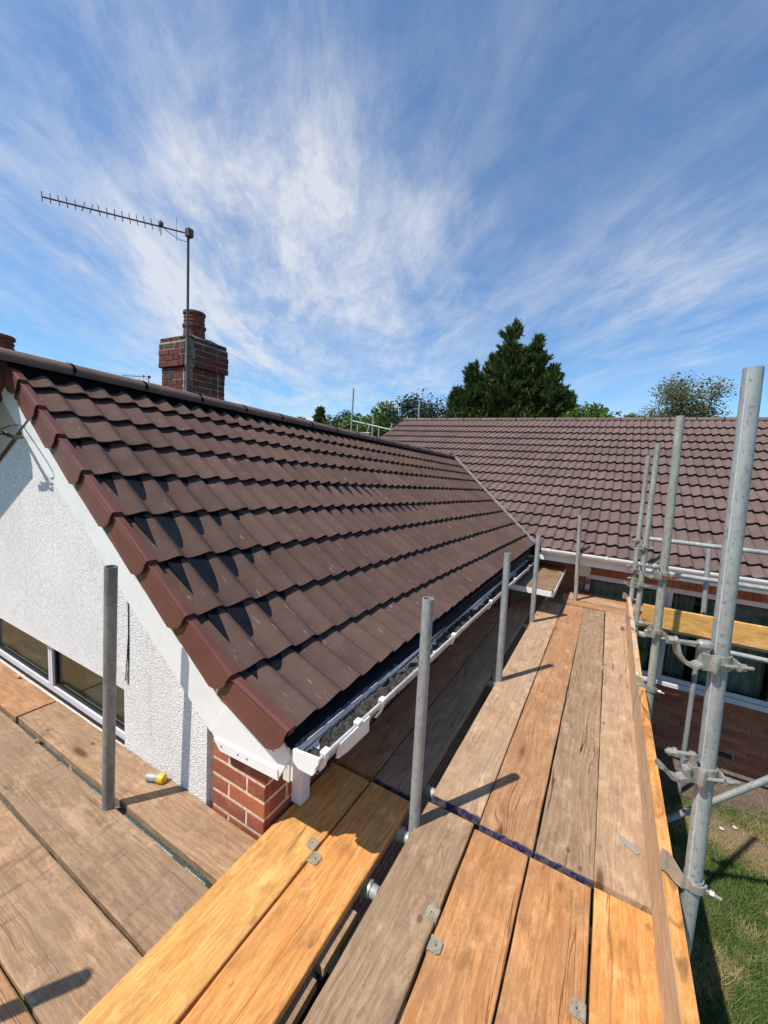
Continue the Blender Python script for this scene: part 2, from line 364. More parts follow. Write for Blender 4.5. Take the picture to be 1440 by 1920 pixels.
M['terra'] = flat('terracotta_pot', (.165, .05, .034), .85, 0, .35, 16, .5)
M['cable'] = flat('black_cable', (.012, .012, .012), .5)
M['wire'] = flat('white_cable', (.68, .66, .63), .5)
M['darkmetal'] = flat('aged_aerial_metal', (.10, .082, .07), .55, .4, .3, 60)
M['debris'] = (lambda t: t.done(t.mix(t.mr(t.noise(t.co('Object'), 38, 6, .75), .35, .7), (.014, .011, .009), (.115, .10, .085)), .95, t.bump(t.noise(t.co('Object'), 60, 5, .7), 1, .02)))(NT('gutter_silt'))
def glass():
    t = NT('window_glass'); g = t.n('ShaderNodeBsdfGlossy'); g.inputs['Roughness'].default_value = .015; g.inputs['Color'].default_value = (.8, .9, .88, 1)
    tr = t.n('ShaderNodeBsdfTransparent'); tr.inputs['Color'].default_value = (.78, .82, .79, 1)
    fr = t.n('ShaderNodeFresnel'); fr.inputs['IOR'].default_value = 1.45; mx = t.n('ShaderNodeMixShader')
    t.l(t.math('MULTIPLY', fr.outputs[0], .4), mx.inputs[0]); t.l(tr.outputs[0], mx.inputs[1]); t.l(g.outputs[0], mx.inputs[2]); t.l(mx.outputs[0], t.out.inputs[0]); return t.m
M['glass'] = glass()
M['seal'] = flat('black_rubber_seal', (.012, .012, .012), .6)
M['frame'] = flat('white_window_frame', (.66, .61, .62), .42, 0, .05, 6)
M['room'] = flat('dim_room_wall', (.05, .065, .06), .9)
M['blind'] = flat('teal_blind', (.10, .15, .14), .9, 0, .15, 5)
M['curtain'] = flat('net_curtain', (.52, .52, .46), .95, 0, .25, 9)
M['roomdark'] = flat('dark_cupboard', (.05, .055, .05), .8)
def gground():
    t = NT('lawn_ground'); o = t.co('Object'); f = t.noise(o, 60, 3, .7); w = t.noise(o, 1.5, 6, .65)
    g = t.mix(t.mr(f, .3, .7), (.045, .07, .015), (.09, .12, .03)); d = t.mix(t.mr(t.noise(o, 50, 4, .75), .3, .7), (.15, .09, .05), (.34, .24, .13))
    ds = t.n('ShaderNodeVectorMath', operation='DISTANCE'); t.l(t.co('Object', (1, 1.6, 1)), ds.inputs[0]); ds.inputs[1].default_value = (1.55, 4.95 * 1.6, GZ)
    k = t.mr(t.math('ADD', ds.outputs['Value'], t.math('MULTIPLY', w, .8)), .75, 1.0, 1, 0)
    c = t.mix(t.math('MAXIMUM', t.mr(w, .50, .66, 0, .8), k), g, d)
    return t.done(c, .95, t.bump(t.noise(o, 90, 4, .7), .8, .02))
GZ = -1.9
M['grassground'] = gground()
def blade():
    t = NT('grass_blades'); n = t.noise(t.co('Object'), 2.2, 5, .6); f = t.noise(t.co('Object'), 45, 2, .6)
    c = t.mix(t.mr(f, .35, .65), (.055, .105, .014), (.12, .17, .03)); c = t.mix(t.mr(n, .47, .60, 0, .8), c, t.mix(t.mr(f, .3, .7), (.26, .215, .07), (.42, .34, .15)))
    return t.done(c, .7)
M['blade'] = blade()
M['gravel'] = (lambda t: t.done(t.mix(t.mr(t.vor(t.co('Object'), 60, out='Distance'), .1, .6), t.mix(t.mr(t.noise(t.co('Object'), 6, 5, .6), .4, .6), (.36, .27, .20), (.24, .17, .12)), (.15, .10, .075)), .95, t.bump(t.vor(t.co('Object'), 60), 1, .02)))(NT('gravel_path'))
M['soil'] = (lambda t: t.done(t.mix(t.mr(t.noise(t.co('Object'), 26, 6, .75), .35, .65), (.035, .022, .014), (.22, .11, .06)), .95, t.bump(t.noise(t.co('Object'), 40, 6, .75), 1, .05)))(NT('soil_and_leaf_litter'))
M['slab'] = flat('sandstone_paving', (.38, .29, .20), .9, 0, .15, 14, .4)
M['stone'] = flat('pale_stone', (.5, .46, .40), .9)
def leafm(name, a, b, tr=.25):
    t = NT(name); r = t.noise(t.co('Object'), 1.4, 3, .6); f = t.noise(t.co('Object'), 11, 2, .6)
    c = t.mix(t.mr(f, .3, .7), a, b); c = t.mix(t.mr(r, .3, .7, 0, .35), c, tuple(x * .5 for x in a))
    d = t.n('ShaderNodeBsdfTranslucent'); t.l(c, d.inputs[0]); mx = t.n('ShaderNodeMixShader'); mx.inputs[0].default_value = tr
    t.done(c, .65, spec=.25); t.l(t.b.outputs[0], mx.inputs[1]); t.l(d.outputs[0], mx.inputs[2]); t.l(mx.outputs[0], t.out.inputs[0]); return t.m
M['conifer'] = leafm('conifer_foliage', (.05, .082, .02), (.10, .14, .032), .25)
M['leafgreen'] = leafm('broad_leaf_foliage', (.07, .125, .02), (.14, .20, .04))
M['leafdull'] = leafm('dull_green_foliage', (.05, .075, .025), (.09, .12, .045))
M['cedar'] = leafm('blue_grey_needles', (.04, .062, .042), (.075, .10, .07), .12)
M['birch'] = leafm('thin_olive_foliage', (.15, .165, .06), (.24, .22, .10), .4)
M['bark'] = flat('bark', (.09, .065, .045), .95, 0, .3, 12, .8)

# ------------------------------------------------------------------ ground
GZ = -1.9
MB().add([(-400, -400, GZ), (400, -400, GZ), (400, 600, GZ), (-400, 600, GZ)], [(0, 1, 2, 3)]).obj('ground', M['grassground'], kind='structure')
# gravel path along the main house, with an uneven edge
pv = []; pf = []
for i in range(60):
    x = -1.1 + i * .14
    e = 5.42 + .10 * noise.noise(Vector((x * 1.3, 0, 0))) + .06 * noise.noise(Vector((x * 6, 3, 0))) - .10 * max(0, .9 - abs(x - .7))
    pv += [(x, e, GZ + .006), (x, 6.16, GZ + .006)]
for i in range(59): pf.append((2*i, 2*i+2, 2*i+3, 2*i+1))
MB().add(pv, pf).obj('path', M['gravel'], kind='structure')
def grass():
    v = []; f = []; n = 0
    for i in range(135000):
        x = rs.uniform(-.1, 3.0); y = rs.uniform(1.6, 5.6)
        dens = noise.fractal(Vector((x * 1.25, y * 1.25, 2.2)), 1, 2, 4)
        bare = noise.noise(Vector((x * 1.6 + 7, y * 1.6, 0)))
        dx = (x - 1.55) / .45; dy = (y - 4.98 + .25 * (x - 1.4)) / .26
        if math.exp(-(dx*dx + dy*dy)) > rs.rand() * .9: continue
        if y > 5.2 + .25 * bare and rs.rand() < .8: continue
        if dens < -.25 and rs.rand() < .25: continue
        h = rs.uniform(.022, .062) * (1.2 + dens * .5); a = rs.uniform(0, 6.283); w = rs.uniform(.002, .004); lx = rs.normal(0, .55) * h; ly = rs.normal(0, .55) * h
        c, s_ = math.cos(a) * w, math.sin(a) * w
        v += [(x - c, y - s_, GZ), (x + c, y + s_, GZ), (x + lx, y + ly, GZ + h)]; f.append((n, n+1, n+2)); n += 3
    MB().add(v, f).obj('lawn_grass', M['blade'], label='patchy lawn grass worn to straw beside the scaffold', cat='grass', kind='stuff')
grass()
# raised soil bed seen through the slot between the boards
b = MB(); v = []; nx, ny = 26, 60
for j in range(ny):
    for i in range(nx):
        x = -1.12 + i * .035; y = -.4 + j * .035
        h = .05 * noise.fractal(Vector((x * 9, y * 9, 0)), 1, 2, 5) if 0 < i < nx - 1 and 0 < j < ny - 1 else -.62
        v.append((x, y, -1.28 + h))
b.add(v, [(j*nx+i, j*nx+i+1, (j+1)*nx+i+1, (j+1)*nx+i) for j in range(ny-1) for i in range(nx-1)])
b.obj('soil_bed', M['soil'], kind='structure')
lv = []; lf = []
for i in range(2600):
    x = rs.uniform(-1.1, -.3); y = rs.uniform(-.3, 1.6); z = -1.225 + rs.uniform(-.015, .03); s_ = rs.uniform(.008, .028)
    d1 = Vector(rs.normal(0, 1, 3)).normalized() * s_; d2 = Vector(rs.normal(0, 1, 3)).normalized() * s_ * .6; p = Vector((x, y, z))
    lv += [p - d1, p + d2, p + d1, p - d2]; k = 4 * i; lf.append((k, k+1, k+2, k+3))
MB().add(lv, lf).obj('leaf_litter', M['soil'], label='brown dead leaves and grit below the slot between the boards', cat='leaf litter', kind='stuff')
for (x, y, a, l) in ((-.86, .98, .5, 'small buff paving offcut lying in the leaf litter under the slot, nearest the house corner'), (-.80, .60, .25, 'buff paving offcut under the slot, in the middle of the three'), (-.80, .34, -.3, 'largest buff paving offcut under the slot, nearest the camera')):
    o = MB().box((-.10, -.045, 0), (.10, .045, .045)).obj('paving_offcut', M['slab'], label=l, cat='paving stone', group='paving offcuts under the scaffold'); o.location = (x, y, -1.22); o.rotation_euler = (.06, .1, a)
for (px, py, l) in ((1353, 1553, 'pale pebble lying on the bare patch of the lawn'), (1378, 1551, 'smaller pale pebble right of the other one on the lawn')):
    p = at(px, py, 2, GZ + .02); o = MB().lathe([(.002, -.02), (.019, -.012), (.022, 0), (.015, .006), (.002, .009)], p, 9).obj('pebble', M['stone'], smooth=60, label=l, cat='pebble', group='pebbles on the lawn')

# ------------------------------------------------------------------ roof tiles
WP = .1525                                  # width of one wave; a tile has two
PROF = [(0, .0), (.13, .0), (.26, .003), (.38, .008), (.49, .015), (.59, .0215), (.68, .0245), (.76, .0245), (.84, .019), (.91, .010), (.97, .002)]
def tile_mesh(name, mat, gauge, L, lift=.030, th=.008):
    xs = [(p[0] + k) * WP for k in (0, 1) for p in PROF] + [2 * WP - .0005]; hs = [p[1] for k in (0, 1) for p in PROF] + [0]
    n = len(xs); v = []; f = []
    zt = lambda y: lift * (1 - y / gauge) + .014
    for (y, off) in ((L, 0), (.0, 0), (.002, -th), (.06, -th)):
        for x, h in zip(xs, hs): v.append((x, y, zt(max(y, 0)) + h * (.97 if off else 1) + off))
    for r in range(3):
        for i in range(n - 1): f.append((r*n+i, (r+1)*n+i, (r+1)*n+i+1, r*n+i+1))
    for i in (0, n - 1): f.append((i, n+i, 2*n+i, 3*n+i) if i else (3*n+i, 2*n+i, n+i, i))
    b = MB(); b.add(v, f); me = b.mesh(name, mat, 28); return me
def clip_mesh(me, Mx, co, no, name):
    """copy of a tile mesh cut by the valley plane (world co, no); keeps the side the normal points away from"""
    import bmesh
    bm = bmesh.new(); bm.from_mesh(me); inv = Mx.inverted()
    lc = inv @ Vector(co); ln = (Mx.to_3x3().transposed() @ Vector(no)).normalized()
    bmesh.ops.bisect_plane(bm, geom=bm.verts[:] + bm.edges[:] + bm.faces[:], plane_co=lc, plane_no=ln, clear_outer=True)
    out = bpy.data.meshes.new(name); bm.to_mesh(out); bm.free(); out.materials.append(me.materials[0]); return out
# valley: vertical plane through eave corner and ridge end
VA = Vector((-.80, 5.70, .62)); VB = Vector((-3.0, 8.30, 1.84))
vd = (VB - VA); vd.z = 0; vn = Vector((vd.y, -vd.x, 0)).normalized()       # points to the main-roof side
if vn.y < 0: vn = -vn
# the tile courses fan out slightly: near end and valley end of each course line (height of the tile noses)
RN = [(-.941, .531), (-1.248, .664), (-1.530, .840), (-1.828, 1.030), (-2.119, 1.222), (-2.401, 1.412), (-2.670, 1.595), (-2.888, 1.748), (-3.105, 1.896), (-3.335, 2.052)]
RF = [(-.796, 5.695, .628), (-.930, 5.891, .720), (-1.160, 6.135, .835), (-1.410, 6.409, .964), (-1.679, 6.685, 1.094), (-1.934, 7.002, 1.240), (-2.190, 7.298, 1.378), (-2.402, 7.549, 1.501), (-2.610, 7.823, 1.625), (-2.93, 8.15, 1.79)]
NRM = Vector((.54, 0, .842)); DN = NRM * .045
def RL(k, y):
    (x0, z0), (x1, y1, z1) = RN[k], RF[k]; t = (y - 1.098) / (y1 - 1.098)
    return Vector((x0 + (x1 - x0) * t, y, z0 + (z1 - z0) * t)) - DN
def EV(y): return RL(0, y)
def RG(y): t = (y - 1.095) / 7.25; return Vector((-3.33 + .325 * t, y, 2.044 - .245 * t))
def wave(y): return .133 + .030 * math.exp(-max(0, y - 1.1) / .9)
wing = thing('gabled_house_wing', 'white rendered gable wing with brown tiled roof beside the walkway', 'house')
roof = MB(); 
# roofing felt deck below the tiles
roof.add([EV(1.16) + Vector((0, 0, -.02)), EV(5.9) + Vector((0, 0, -.02)), RG(8.5) + Vector((0, 0, -.05)), RG(1.16) + Vector((0, 0, -.05)),
          EV(1.16) + Vector((-.01, 0, -.05)), EV(5.9) + Vector((-.01, 0, -.05)), RG(8.5) + Vector((0, 0, -.09)), RG(1.16) + Vector((0, 0, -.09))],
         [(0, 1, 2, 3), (7, 6, 5, 4), (0, 4, 5, 1), (1, 5, 6, 2), (2, 6, 7, 3), (3, 7, 4, 0)])
roof = roof.obj('roof', M['felt'], wing)
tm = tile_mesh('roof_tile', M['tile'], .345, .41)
for r in range(9):
    y1 = 1.100
    while y1 < 8.4:
        y0 = y1; y1 = y0 + 2 * wave(y0)
        p = RL(r, y0); q = RL(r + 1, y0); p2 = RL(r, y1)
        if (p - VA).dot(vn) > -.02 and (q - VA).dot(vn) > .0: continue
        up = (q - p); g = up.length; x = (p2 - p).normalized(); up = (up - x * up.dot(x)).normalized(); z = x.cross(up)
        j = Vector((0, 0, 0)) + up * random.uniform(-.003, .003) + z * random.uniform(0, .002)
        Mx = frame(p + j, x, up, z, ((y1 - y0) / (2 * WP), g / .345, 1))
        corners = [Mx @ Vector(k) for k in ((0, 0, 0), (2 * WP, 0, 0), (0, .41, 0), (2 * WP, .41, 0))]
        ds = [(k - VA).dot(vn) for k in corners]
        if min(ds) > -.02: continue
        me = tm
        if max(ds) > -.02: me = clip_mesh(tm, Mx, VA - vn * .02, vn, 'cut_roof_tile')
        place(me, 'roof_tile', roof, Mx)
# valley trough
MB().prism([VA + vn * .020 + Vector((0, 0, .035)), VB + vn * .020 + Vector((0, 0, .045)), VB - vn * .018 + Vector((0, 0, .045)), VA - vn * .018 + Vector((0, 0, .035))], (0, 0, -.03)).obj('valley_trough', M['lead'], roof)
# verge caps: plastic shells stepping up the gable
CAPS = [(-.906, .578), (-1.21, .690), (-1.487, .866), (-1.762, 1.052), (-2.039, 1.240), (-2.318, 1.424), (-2.574, 1.600), (-2.795, 1.752), (-3.010, 1.900), (-3.215, 2.035)]
CAPS = [Vector((x * 1.0343, 1.055, EYE + (z - EYE) * 1.0343)) for x, z in CAPS]
for i in range(9):
    lo, hi = CAPS[i], CAPS[i + 1]; L = (hi - lo).length; s = (hi - lo).normalized(); nrm = Vector((s.z, 0, -s.x)); nrm = nrm if nrm.z > 0 else -nrm
    o = lo + nrm * .012; k = .008       # bottom end is lifted over the cap below
    def pt(a, d, y, t=0.0): return o + s * a - nrm * d + Vector((0, y, 0)) - nrm * (.018 * a / L)
    b = MB()
    # side face with a rounded lower lip: (along slope, depth)
    lip = [(0, 0), (.004, .03), (.0, .062), (-.012 + .02, .09), (.035, .122), (.062, .137)]
    outer = [pt(a, d, 0) for a, d in lip] + [pt(L + .05, .130, .020), pt(L + .05, .004, .020)]
    inner = [p + Vector((0, .006, 0)) for p in outer]; n = len(outer)
    b.add(outer + inner, [tuple(range(n))[::-1], tuple(range(n, 2*n))] + [(q, (q+1) % n, (q+1) % n + n, q + n) for q in range(n)])
    # top flange over the tile with small upstand
    b.add([pt(0, 0, -.001), pt(0, -.004, .012), pt(0, -.003, .048), pt(L + .05, -.003, .048), pt(L + .05, -.004, .026), pt(L + .05, 0, .009),
           pt(0, .034, .012), pt(0, .034, .048)], [(0, 5, 4, 1), (1, 4, 3, 2), (6, 7, 2, 1)])
    # raised moulding lines on the face
    for d in (.022, .118):
        b.add([pt(.02, d, -.0016), pt(L, d, .014), pt(L, d + .0015, .014), pt(.02, d + .0015, -.0016), pt(.02, d - .001, .002), pt(L, d - .001, .020), pt(L, d + .0025, .020), pt(.02, d + .0025, .002)],
              [(0, 1, 2, 3), (4, 5, 1, 0), (3, 2, 6, 7)])
    cap = b.obj('verge_cap', M['verge'], roof)
# ridge, with a black sheet for the shade below it
# ridge tiles
RT = MB(); n = 11; ring = lambda y, k=1.0, dz=0: [Vector((.115 * k * math.cos(math.pi * i / (n-1)), y,  .072 * k * math.sin(math.pi * i / (n-1)) ** .9 + dz)) for i in range(n)]
a0 = ring(0); a1 = ring(.445, .985); a2 = [p + Vector((0, 0, -.016)) for p in ring(0, .93)]; a3 = [p + Vector((0, 0, -.016)) for p in ring(.445, .92)]
RT.add(a0 + a1 + a2 + a3, [(i, i+1, n+i+1, n+i) for i in range(n-1)] + [(i, 2*n+i, 2*n+i+1, i+1) for i in range(n-1)] + [(0, n, 3*n, 2*n), (n-1, 3*n-1, 4*n-1, 2*n-1), ] + [(n+i, n+i+1, 3*n+i+1, 3*n+i) for i in range(n-1)])
rtm = RT.mesh('ridge_tile', M['ridge'], 35)
UN = MB(); r0 = ring(-.009, 1.04); r1 = ring(.009, 1.04); UN.add(r0 + r1, [(i, i+1, n+i+1, n+i) for i in range(n-1)]); um = UN.mesh('ridge_union', M['black'], 40)
for i in range(17):
    y = .925 + i * .470
    if y > 8.25: break
    p = RG(y) + Vector((0, 0, .008)); q = RG(y + .45) + Vector((0, 0, .008)); d = (q - p).normalized(); x = Vector((1, 0, 0)); x = (x - d * x.dot(d)).normalized()
    L = min(.463, 8.36 - y)
    place(rtm, 'ridge_tile', roof, frame(p + Vector((0, 0, -.005)), x, d, x.cross(d), (1, L / .445, 1)))
    place(um, 'ridge_union', roof, frame(p + Vector((0, 0, -.004)), x, d, x.cross(d)))
# black sheet standing for the shade in the gap below the ridge tiles
b = MB()
for sgn in (1,):
    p0, p1 = RG(1.06), RG(8.4)
    b.add([p0 + Vector((.13, 0, -.10)), p1 + Vector((.13, 0, -.10)), p1 + Vector((.03, 0, .06)), p0 + Vector((.03, 0, .06))], [(0, 1, 2, 3)])
b.obj('ridge_gap_shade', M['black'], roof)
# left slope of the wing roof (facing away) with projecting verge, and bargeboard in beige for its shade
lz = lambda x: 2.06 - .60 * (-3.275 - x)
MB().prism([(-3.33, .79, 2.03), (-6.1, .79, lz(-6.1)), (-6.1, .79, lz(-6.1) - .07), (-3.33, .79, 1.96)], (0, .36, 0)).obj('projecting_verge', M['tile'], wing)
MB().prism([(-3.25, 1.15, 2.06), (-6.1, 1.15, lz(-6.1)), (-6.1, 1.15, lz(-6.1) - .05), (-3.25, 1.15, 2.0)], (0, 7.25, -.2)).obj('rear_roof_slope', M['tile'], wing)
sof = lambda x: 1.585 + .55 * (x + 3.32)
MB().prism([(-3.02, 1.103, sof(-3.02)), (-3.02, 1.103, sof(-3.02) + .05), (-3.3, 1.103, 1.93), (-6.0, 1.103, .40), (-6.0, 1.103, sof(-6.0))], (0, .012, 0)).obj('rear_bargeboard', M['beige'], wing)
MB().prism([(-3.10, 1.096, sof(-3.10)), (-6.0, 1.096, sof(-6.0)), (-6.0, 1.096, sof(-6.0) - .014), (-3.10, 1.096, sof(-3.10) - .014)], (0, .014, 0)).obj('bead', M['bark'], wing)
# bargeboard on the visible slope
WY = 1.135
bl = [at(x, y, 1, 1.099) for x, y in ((7, 756), (84, 882), (167, 1006), (233, 1118), (394, 1371))]
s = (bl[-1] - bl[0]).normalized()
lowA = Vector((-3.48, 1.099, bl[0].z + .055)); lowB = bl[-1] + Vector((0, 0, 0))
up = Vector((.27, 0, .42)) * .28
pts = [Vector((-3.50, 1.099, 1.885)), bl[0], bl[1], bl[2], bl[3], bl[4]]
top = [Vector((-3.50, 1.099, 2.0)), Vector((-.92, 1.099, .50))]
MB().prism(pts + [at(1, 1, 1, 1) * 0 + Vector((-1.0, 1.099, .475)), top[0]], (0, .012, 0)).obj('bargeboard', M['white'], wing)
# boxed eaves end: triangular panel and strip with nail heads
e0, e1, e2, e3 = at(403, 1385, 1, 1.096), at(412, 1408, 1, 1.096), at(520, 1463, 1, 1.096), at(394, 1367, 1, 1.096)
e4 = at(545, 1420, 1, 1.096)
MB().prism([e3, e0, at(488, 1428, 1, 1.096), e2, e4, Vector((-1.03, 1.096, .52)), Vector((-1.25, 1.096, .58))], (0, .009, 0)).obj('box_end_panel', M['white'], wing)
st = MB().prism([at(400, 1384, 1, 1.089), at(412, 1408, 1, 1.089), at(521, 1464, 1, 1.089), at(519, 1444, 1, 1.089)], (0, .0062, 0)).obj('box_end_strip', M['white'], wing)
for (x, y) in ((415, 1399), (446, 1415), (463, 1423)):
    p = at(x, y, 1, 1.0885); MB().lathe([(.003, 0), (.003, .003)], p, 6, (0, -1, 0)).obj('nail_head', M['seal'], st)
MB().box((-1.075, 1.125, .315), (-.945, 6.0, .327)).obj('eaves_soffit', M['white'], wing)
MB().box((-.953, 1.103, .318), (-.941, 5.9, .43)).obj('fascia', M['white'], wing)
MB().box((-.985, 1.098, .312), (-.953, 1.113, .455)).obj('fascia_end_cap', M['cream'], wing)
# walls of the wing
WX = -1.115
gable = [(-3.9, WY, GZ), (WX - .34, WY, GZ), (WX - .34, WY, .42), (-3.25, WY, 1.93), (-5.8, WY, .5), (-5.8, WY, GZ)]
wT, wB, wR, wL = .285, -.055, -2.125, -4.9
b = MB()
GY = 1.113
def panel(x0, x1, z0a, z0b, z1a, z1b): b.add([(x0, GY, z0a), (x1, GY, z0b), (x1, GY, z1b), (x0, GY, z1a)], [(0, 1, 2, 3)])
# gable front built round the window opening, top follows both slopes
tz = lambda x: (.46 + .645 * ((WX - .335) - x) if x > -3.25 else 1.64 - .55 * (-3.25 - x))
xs = [-5.8, wL, -3.25, wR, -1.455]
for i in range(len(xs) - 1):
    x0, x1 = xs[i], xs[i+1]
    if wL - 1e-6 <= x0 and x1 <= wR + 1e-6:
        panel(x0, x1, wT, wT, tz(x0), tz(x1)); panel(x0, x1, GZ, GZ, wB - .09, wB - .09)
    else: panel(x0, x1, GZ, GZ, tz(x0), tz(x1))
b.add([(-1.455, GY, GZ), (-1.455, WY + .01, GZ), (-1.455, WY + .01, tz(-1.455)), (-1.455, GY, tz(-1.455))], [(0, 1, 2, 3)])
# reveal of the opening
b.add([(wL, GY, wT), (wR, GY, wT), (wR, WY + .1, wT), (wL, WY + .1, wT)], [(0, 1, 2, 3)])
b.add([(wR, GY, wB - .09), (wR, WY + .1, wB - .09), (wR, WY + .1, wT), (wR, GY, wT)], [(0, 1, 2, 3)])
b.add([(wL, GY, wB - .09), (wR, GY, wB - .09), (wR, WY + .12, wB - .09), (wL, WY + .12, wB - .09)], [(3, 2, 1, 0)])
gw = b.obj('gable_wall', M['render'], wing)
MB().box((wL, WY + .055, wB - .09), (wR, WY + .075, wB)).obj('sill_shadow_board', M['seal'], wing)  # black board put in as the dark shade below the window frame
# thin crack and black cable on the render
MB().tube([at(240, 1122, 1, GY - .004), at(241, 1180, 1, GY - .004), at(240, 1283, 1, GY - .004)], .0028, 6).obj('wall_cable', M['cable'], wing)
MB().tube([at(241, 1180, 1, GY - .004), at(238, 1240, 1, GY - .006), at(235, 1276, 1, GY - .004)], .0022, 6).obj('wall_cable', M['cable'], wing)
# window in the gable
def window(parent, x0, x1, z0, z1, y, mull, fw=.045, name='window'):
    """facing -Y; mull = list of (x0,x1) frame uprights"""
    w = MB().box((x0, y, z1 - fw), (x1, y + .05, z1)).obj(name, M['frame'], parent)
    MB().box((x0, y, z0), (x1, y + .05, z0 + fw)).obj('frame', M['frame'], w)
    for a, c in [(x0, x0 + fw)] + mull + [(x1 - fw, x1)]:
        MB().box((a, y - .0015, z0 + fw), (c, y + .0485, z1 - fw)).obj('frame', M['frame'], w)
    edges = [x0 + fw] + [e for m_ in mull for e in m_] + [x1 - fw]
    for i in range(0, len(edges), 2):
        a, c = edges[i], edges[i+1]
        MB().box((a, y + .012, z0 + fw), (a + .016, y + .03, z1 - fw)).box((c - .016, y + .012, z0 + fw), (c, y + .03, z1 - fw)).box((a + .016, y + .012, z0 + fw), (c - .016, y + .03, z0 + fw + .016)).box((a + .016, y + .012, z1 - fw - .016), (c - .016, y + .03, z1 - fw)).obj('seal', M['seal'], w)
        MB().box((a + .016, y + .02, z0 + fw + .016), (c - .016, y + .026, z1 - fw - .016)).obj('pane', M['glass'], w)
    return w
w1 = window(wing, wL, wR, wB, wT, WY + .012, [(-4.05, -4.025), (-4.02, -3.995), (-3.085, -3.06), (-3.055, -3.03)], .036)
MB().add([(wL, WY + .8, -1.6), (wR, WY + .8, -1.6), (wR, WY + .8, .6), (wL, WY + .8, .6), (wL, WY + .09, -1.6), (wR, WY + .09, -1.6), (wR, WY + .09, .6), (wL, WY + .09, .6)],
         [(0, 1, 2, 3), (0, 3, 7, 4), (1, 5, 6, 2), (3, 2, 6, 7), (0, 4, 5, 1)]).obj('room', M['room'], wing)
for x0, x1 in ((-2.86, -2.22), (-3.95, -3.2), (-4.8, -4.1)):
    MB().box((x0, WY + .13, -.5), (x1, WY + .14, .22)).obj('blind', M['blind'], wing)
# brick pier at the corner: mortar core, every brick a piece
MB().box((WX - .342, WY + .003, GZ), (WX - .003, WY + .2, .44)).obj('mortar_core', M['mortar'], wing)
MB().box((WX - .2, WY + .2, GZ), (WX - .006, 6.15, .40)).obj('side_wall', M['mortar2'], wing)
import bmesh
def brick_mesh(name, sx, sy, sz, mat, seed=0):
    b = MB(); b.box((0, 0, 0), (sx, sy, sz)); me = b.mesh(name, mat)
    bm = bmesh.new(); bm.from_mesh(me); bmesh.ops.bevel(bm, geom=bm.edges[:], offset=.0035, segments=1, affect='EDGES')
    r = random.Random(seed)
    for v_ in bm.verts: v_.co += Vector((r.uniform(-1, 1), r.uniform(-1, 1), r.uniform(-1, 1))) * .0012
    bm.to_mesh(me); bm.free(); return me
def bset(mat, d=.102):
    return [brick_mesh('brick', .216, d, .067, mat, 1), brick_mesh('brick', .216, d, .067, mat, 2)], brick_mesh('brick', .103, d, .067, mat, 3)
st_, hd_ = bset(M['brick'], .03)
ZC = -.045 - .079 * 3
for k in range(10):
    z = ZC + k * .079
    if z > .37: break
    xe = WX
    if k % 2 == 0: seq = [(xe - .216, 0), (xe - .329, 1)]
    else: seq = [(xe - .103, 1), (xe - .329, 0)]
    for x, h in seq: place(hd_ if h else st_[k // 2 % 2], 'brick', wing, Matrix.Translation((x, WY, z)))
    # return face going back under the eaves
    y = WY + .0; sy = [.103, .216, .216] if k % 2 == 0 else [.216, .216, .103]
    yy = WY + .031 if k % 2 == 0 else WY + .031
    for l in sy:
        l2 = l
        m_ = hd_ if l < .2 else st_[0]
        Mx = Matrix.Translation((WX, yy, z)) @ Matrix.Rotation(math.pi / 2, 4, 'Z')
        place(m_, 'brick', wing, Mx); yy += l + .011
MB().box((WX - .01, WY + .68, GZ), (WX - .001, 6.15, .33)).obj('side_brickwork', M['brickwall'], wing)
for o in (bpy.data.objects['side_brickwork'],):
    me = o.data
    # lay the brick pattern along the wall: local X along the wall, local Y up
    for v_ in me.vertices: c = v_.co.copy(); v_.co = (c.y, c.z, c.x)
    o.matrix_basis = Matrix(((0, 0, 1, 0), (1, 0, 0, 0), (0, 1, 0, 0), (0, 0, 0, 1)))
# aerial cables under the apex
b = MB()
def cab(pts, r, mat, name, lab=None):
    P = [at(x, y, 1, yy) for x, y, yy in pts]; out = []
    for i in range(len(P) - 1):
        p0, p1, p2, p3 = P[max(i-1, 0)], P[i], P[i+1], P[min(i+2, len(P)-1)]
        for k in range(5):
            t = k / 5; out.append(.5 * ((2*p1) + (-p0+p2)*t + (2*p0-5*p1+4*p2-p3)*t*t + (-p0+3*p1-3*p2+p3)*t**3))
    out.append(P[-1]); return MB().tube(out, r, 6).obj(name, mat, wing)
cab([(-12, 812, .95), (5, 812, .955), (22, 818, .99), (40, 820, 1.09)], .010, M['cable'], 'cable_clump')
cab([(-4, 808, .96), (12, 800, .95), (30, 797, .97), (44, 800, 1.1)], .004, M['cable'], 'cable')
cab([(0, 806, .95), (14, 812, .95), (30, 824, 1.0), (38, 818, 1.1)], .005, M['cable'], 'cable')
cab([(-5, 855, 1.10), (8, 862, 1.12), (26, 868, 1.125), (46, 861, 1.125), (62, 847, 1.12)], .0035, M['wire'], 'white_cable')
cab([(62, 847, 1.12), (52, 848, 1.12), (44, 843, 1.12), (36, 844, 1.12), (29, 845, 1.12)], .0022, M['cable'], 'cable')
cab([(24, 860, 1.125), (32, 852, 1.12), (36, 847, 1.11), (29, 843, 1.10)], .0018, M['wire'], 'white_cable')
cab([(52, 847, 1.12), (48, 841, 1.12), (45, 835, 1.11)], .0022, M['wire'], 'white_cable')

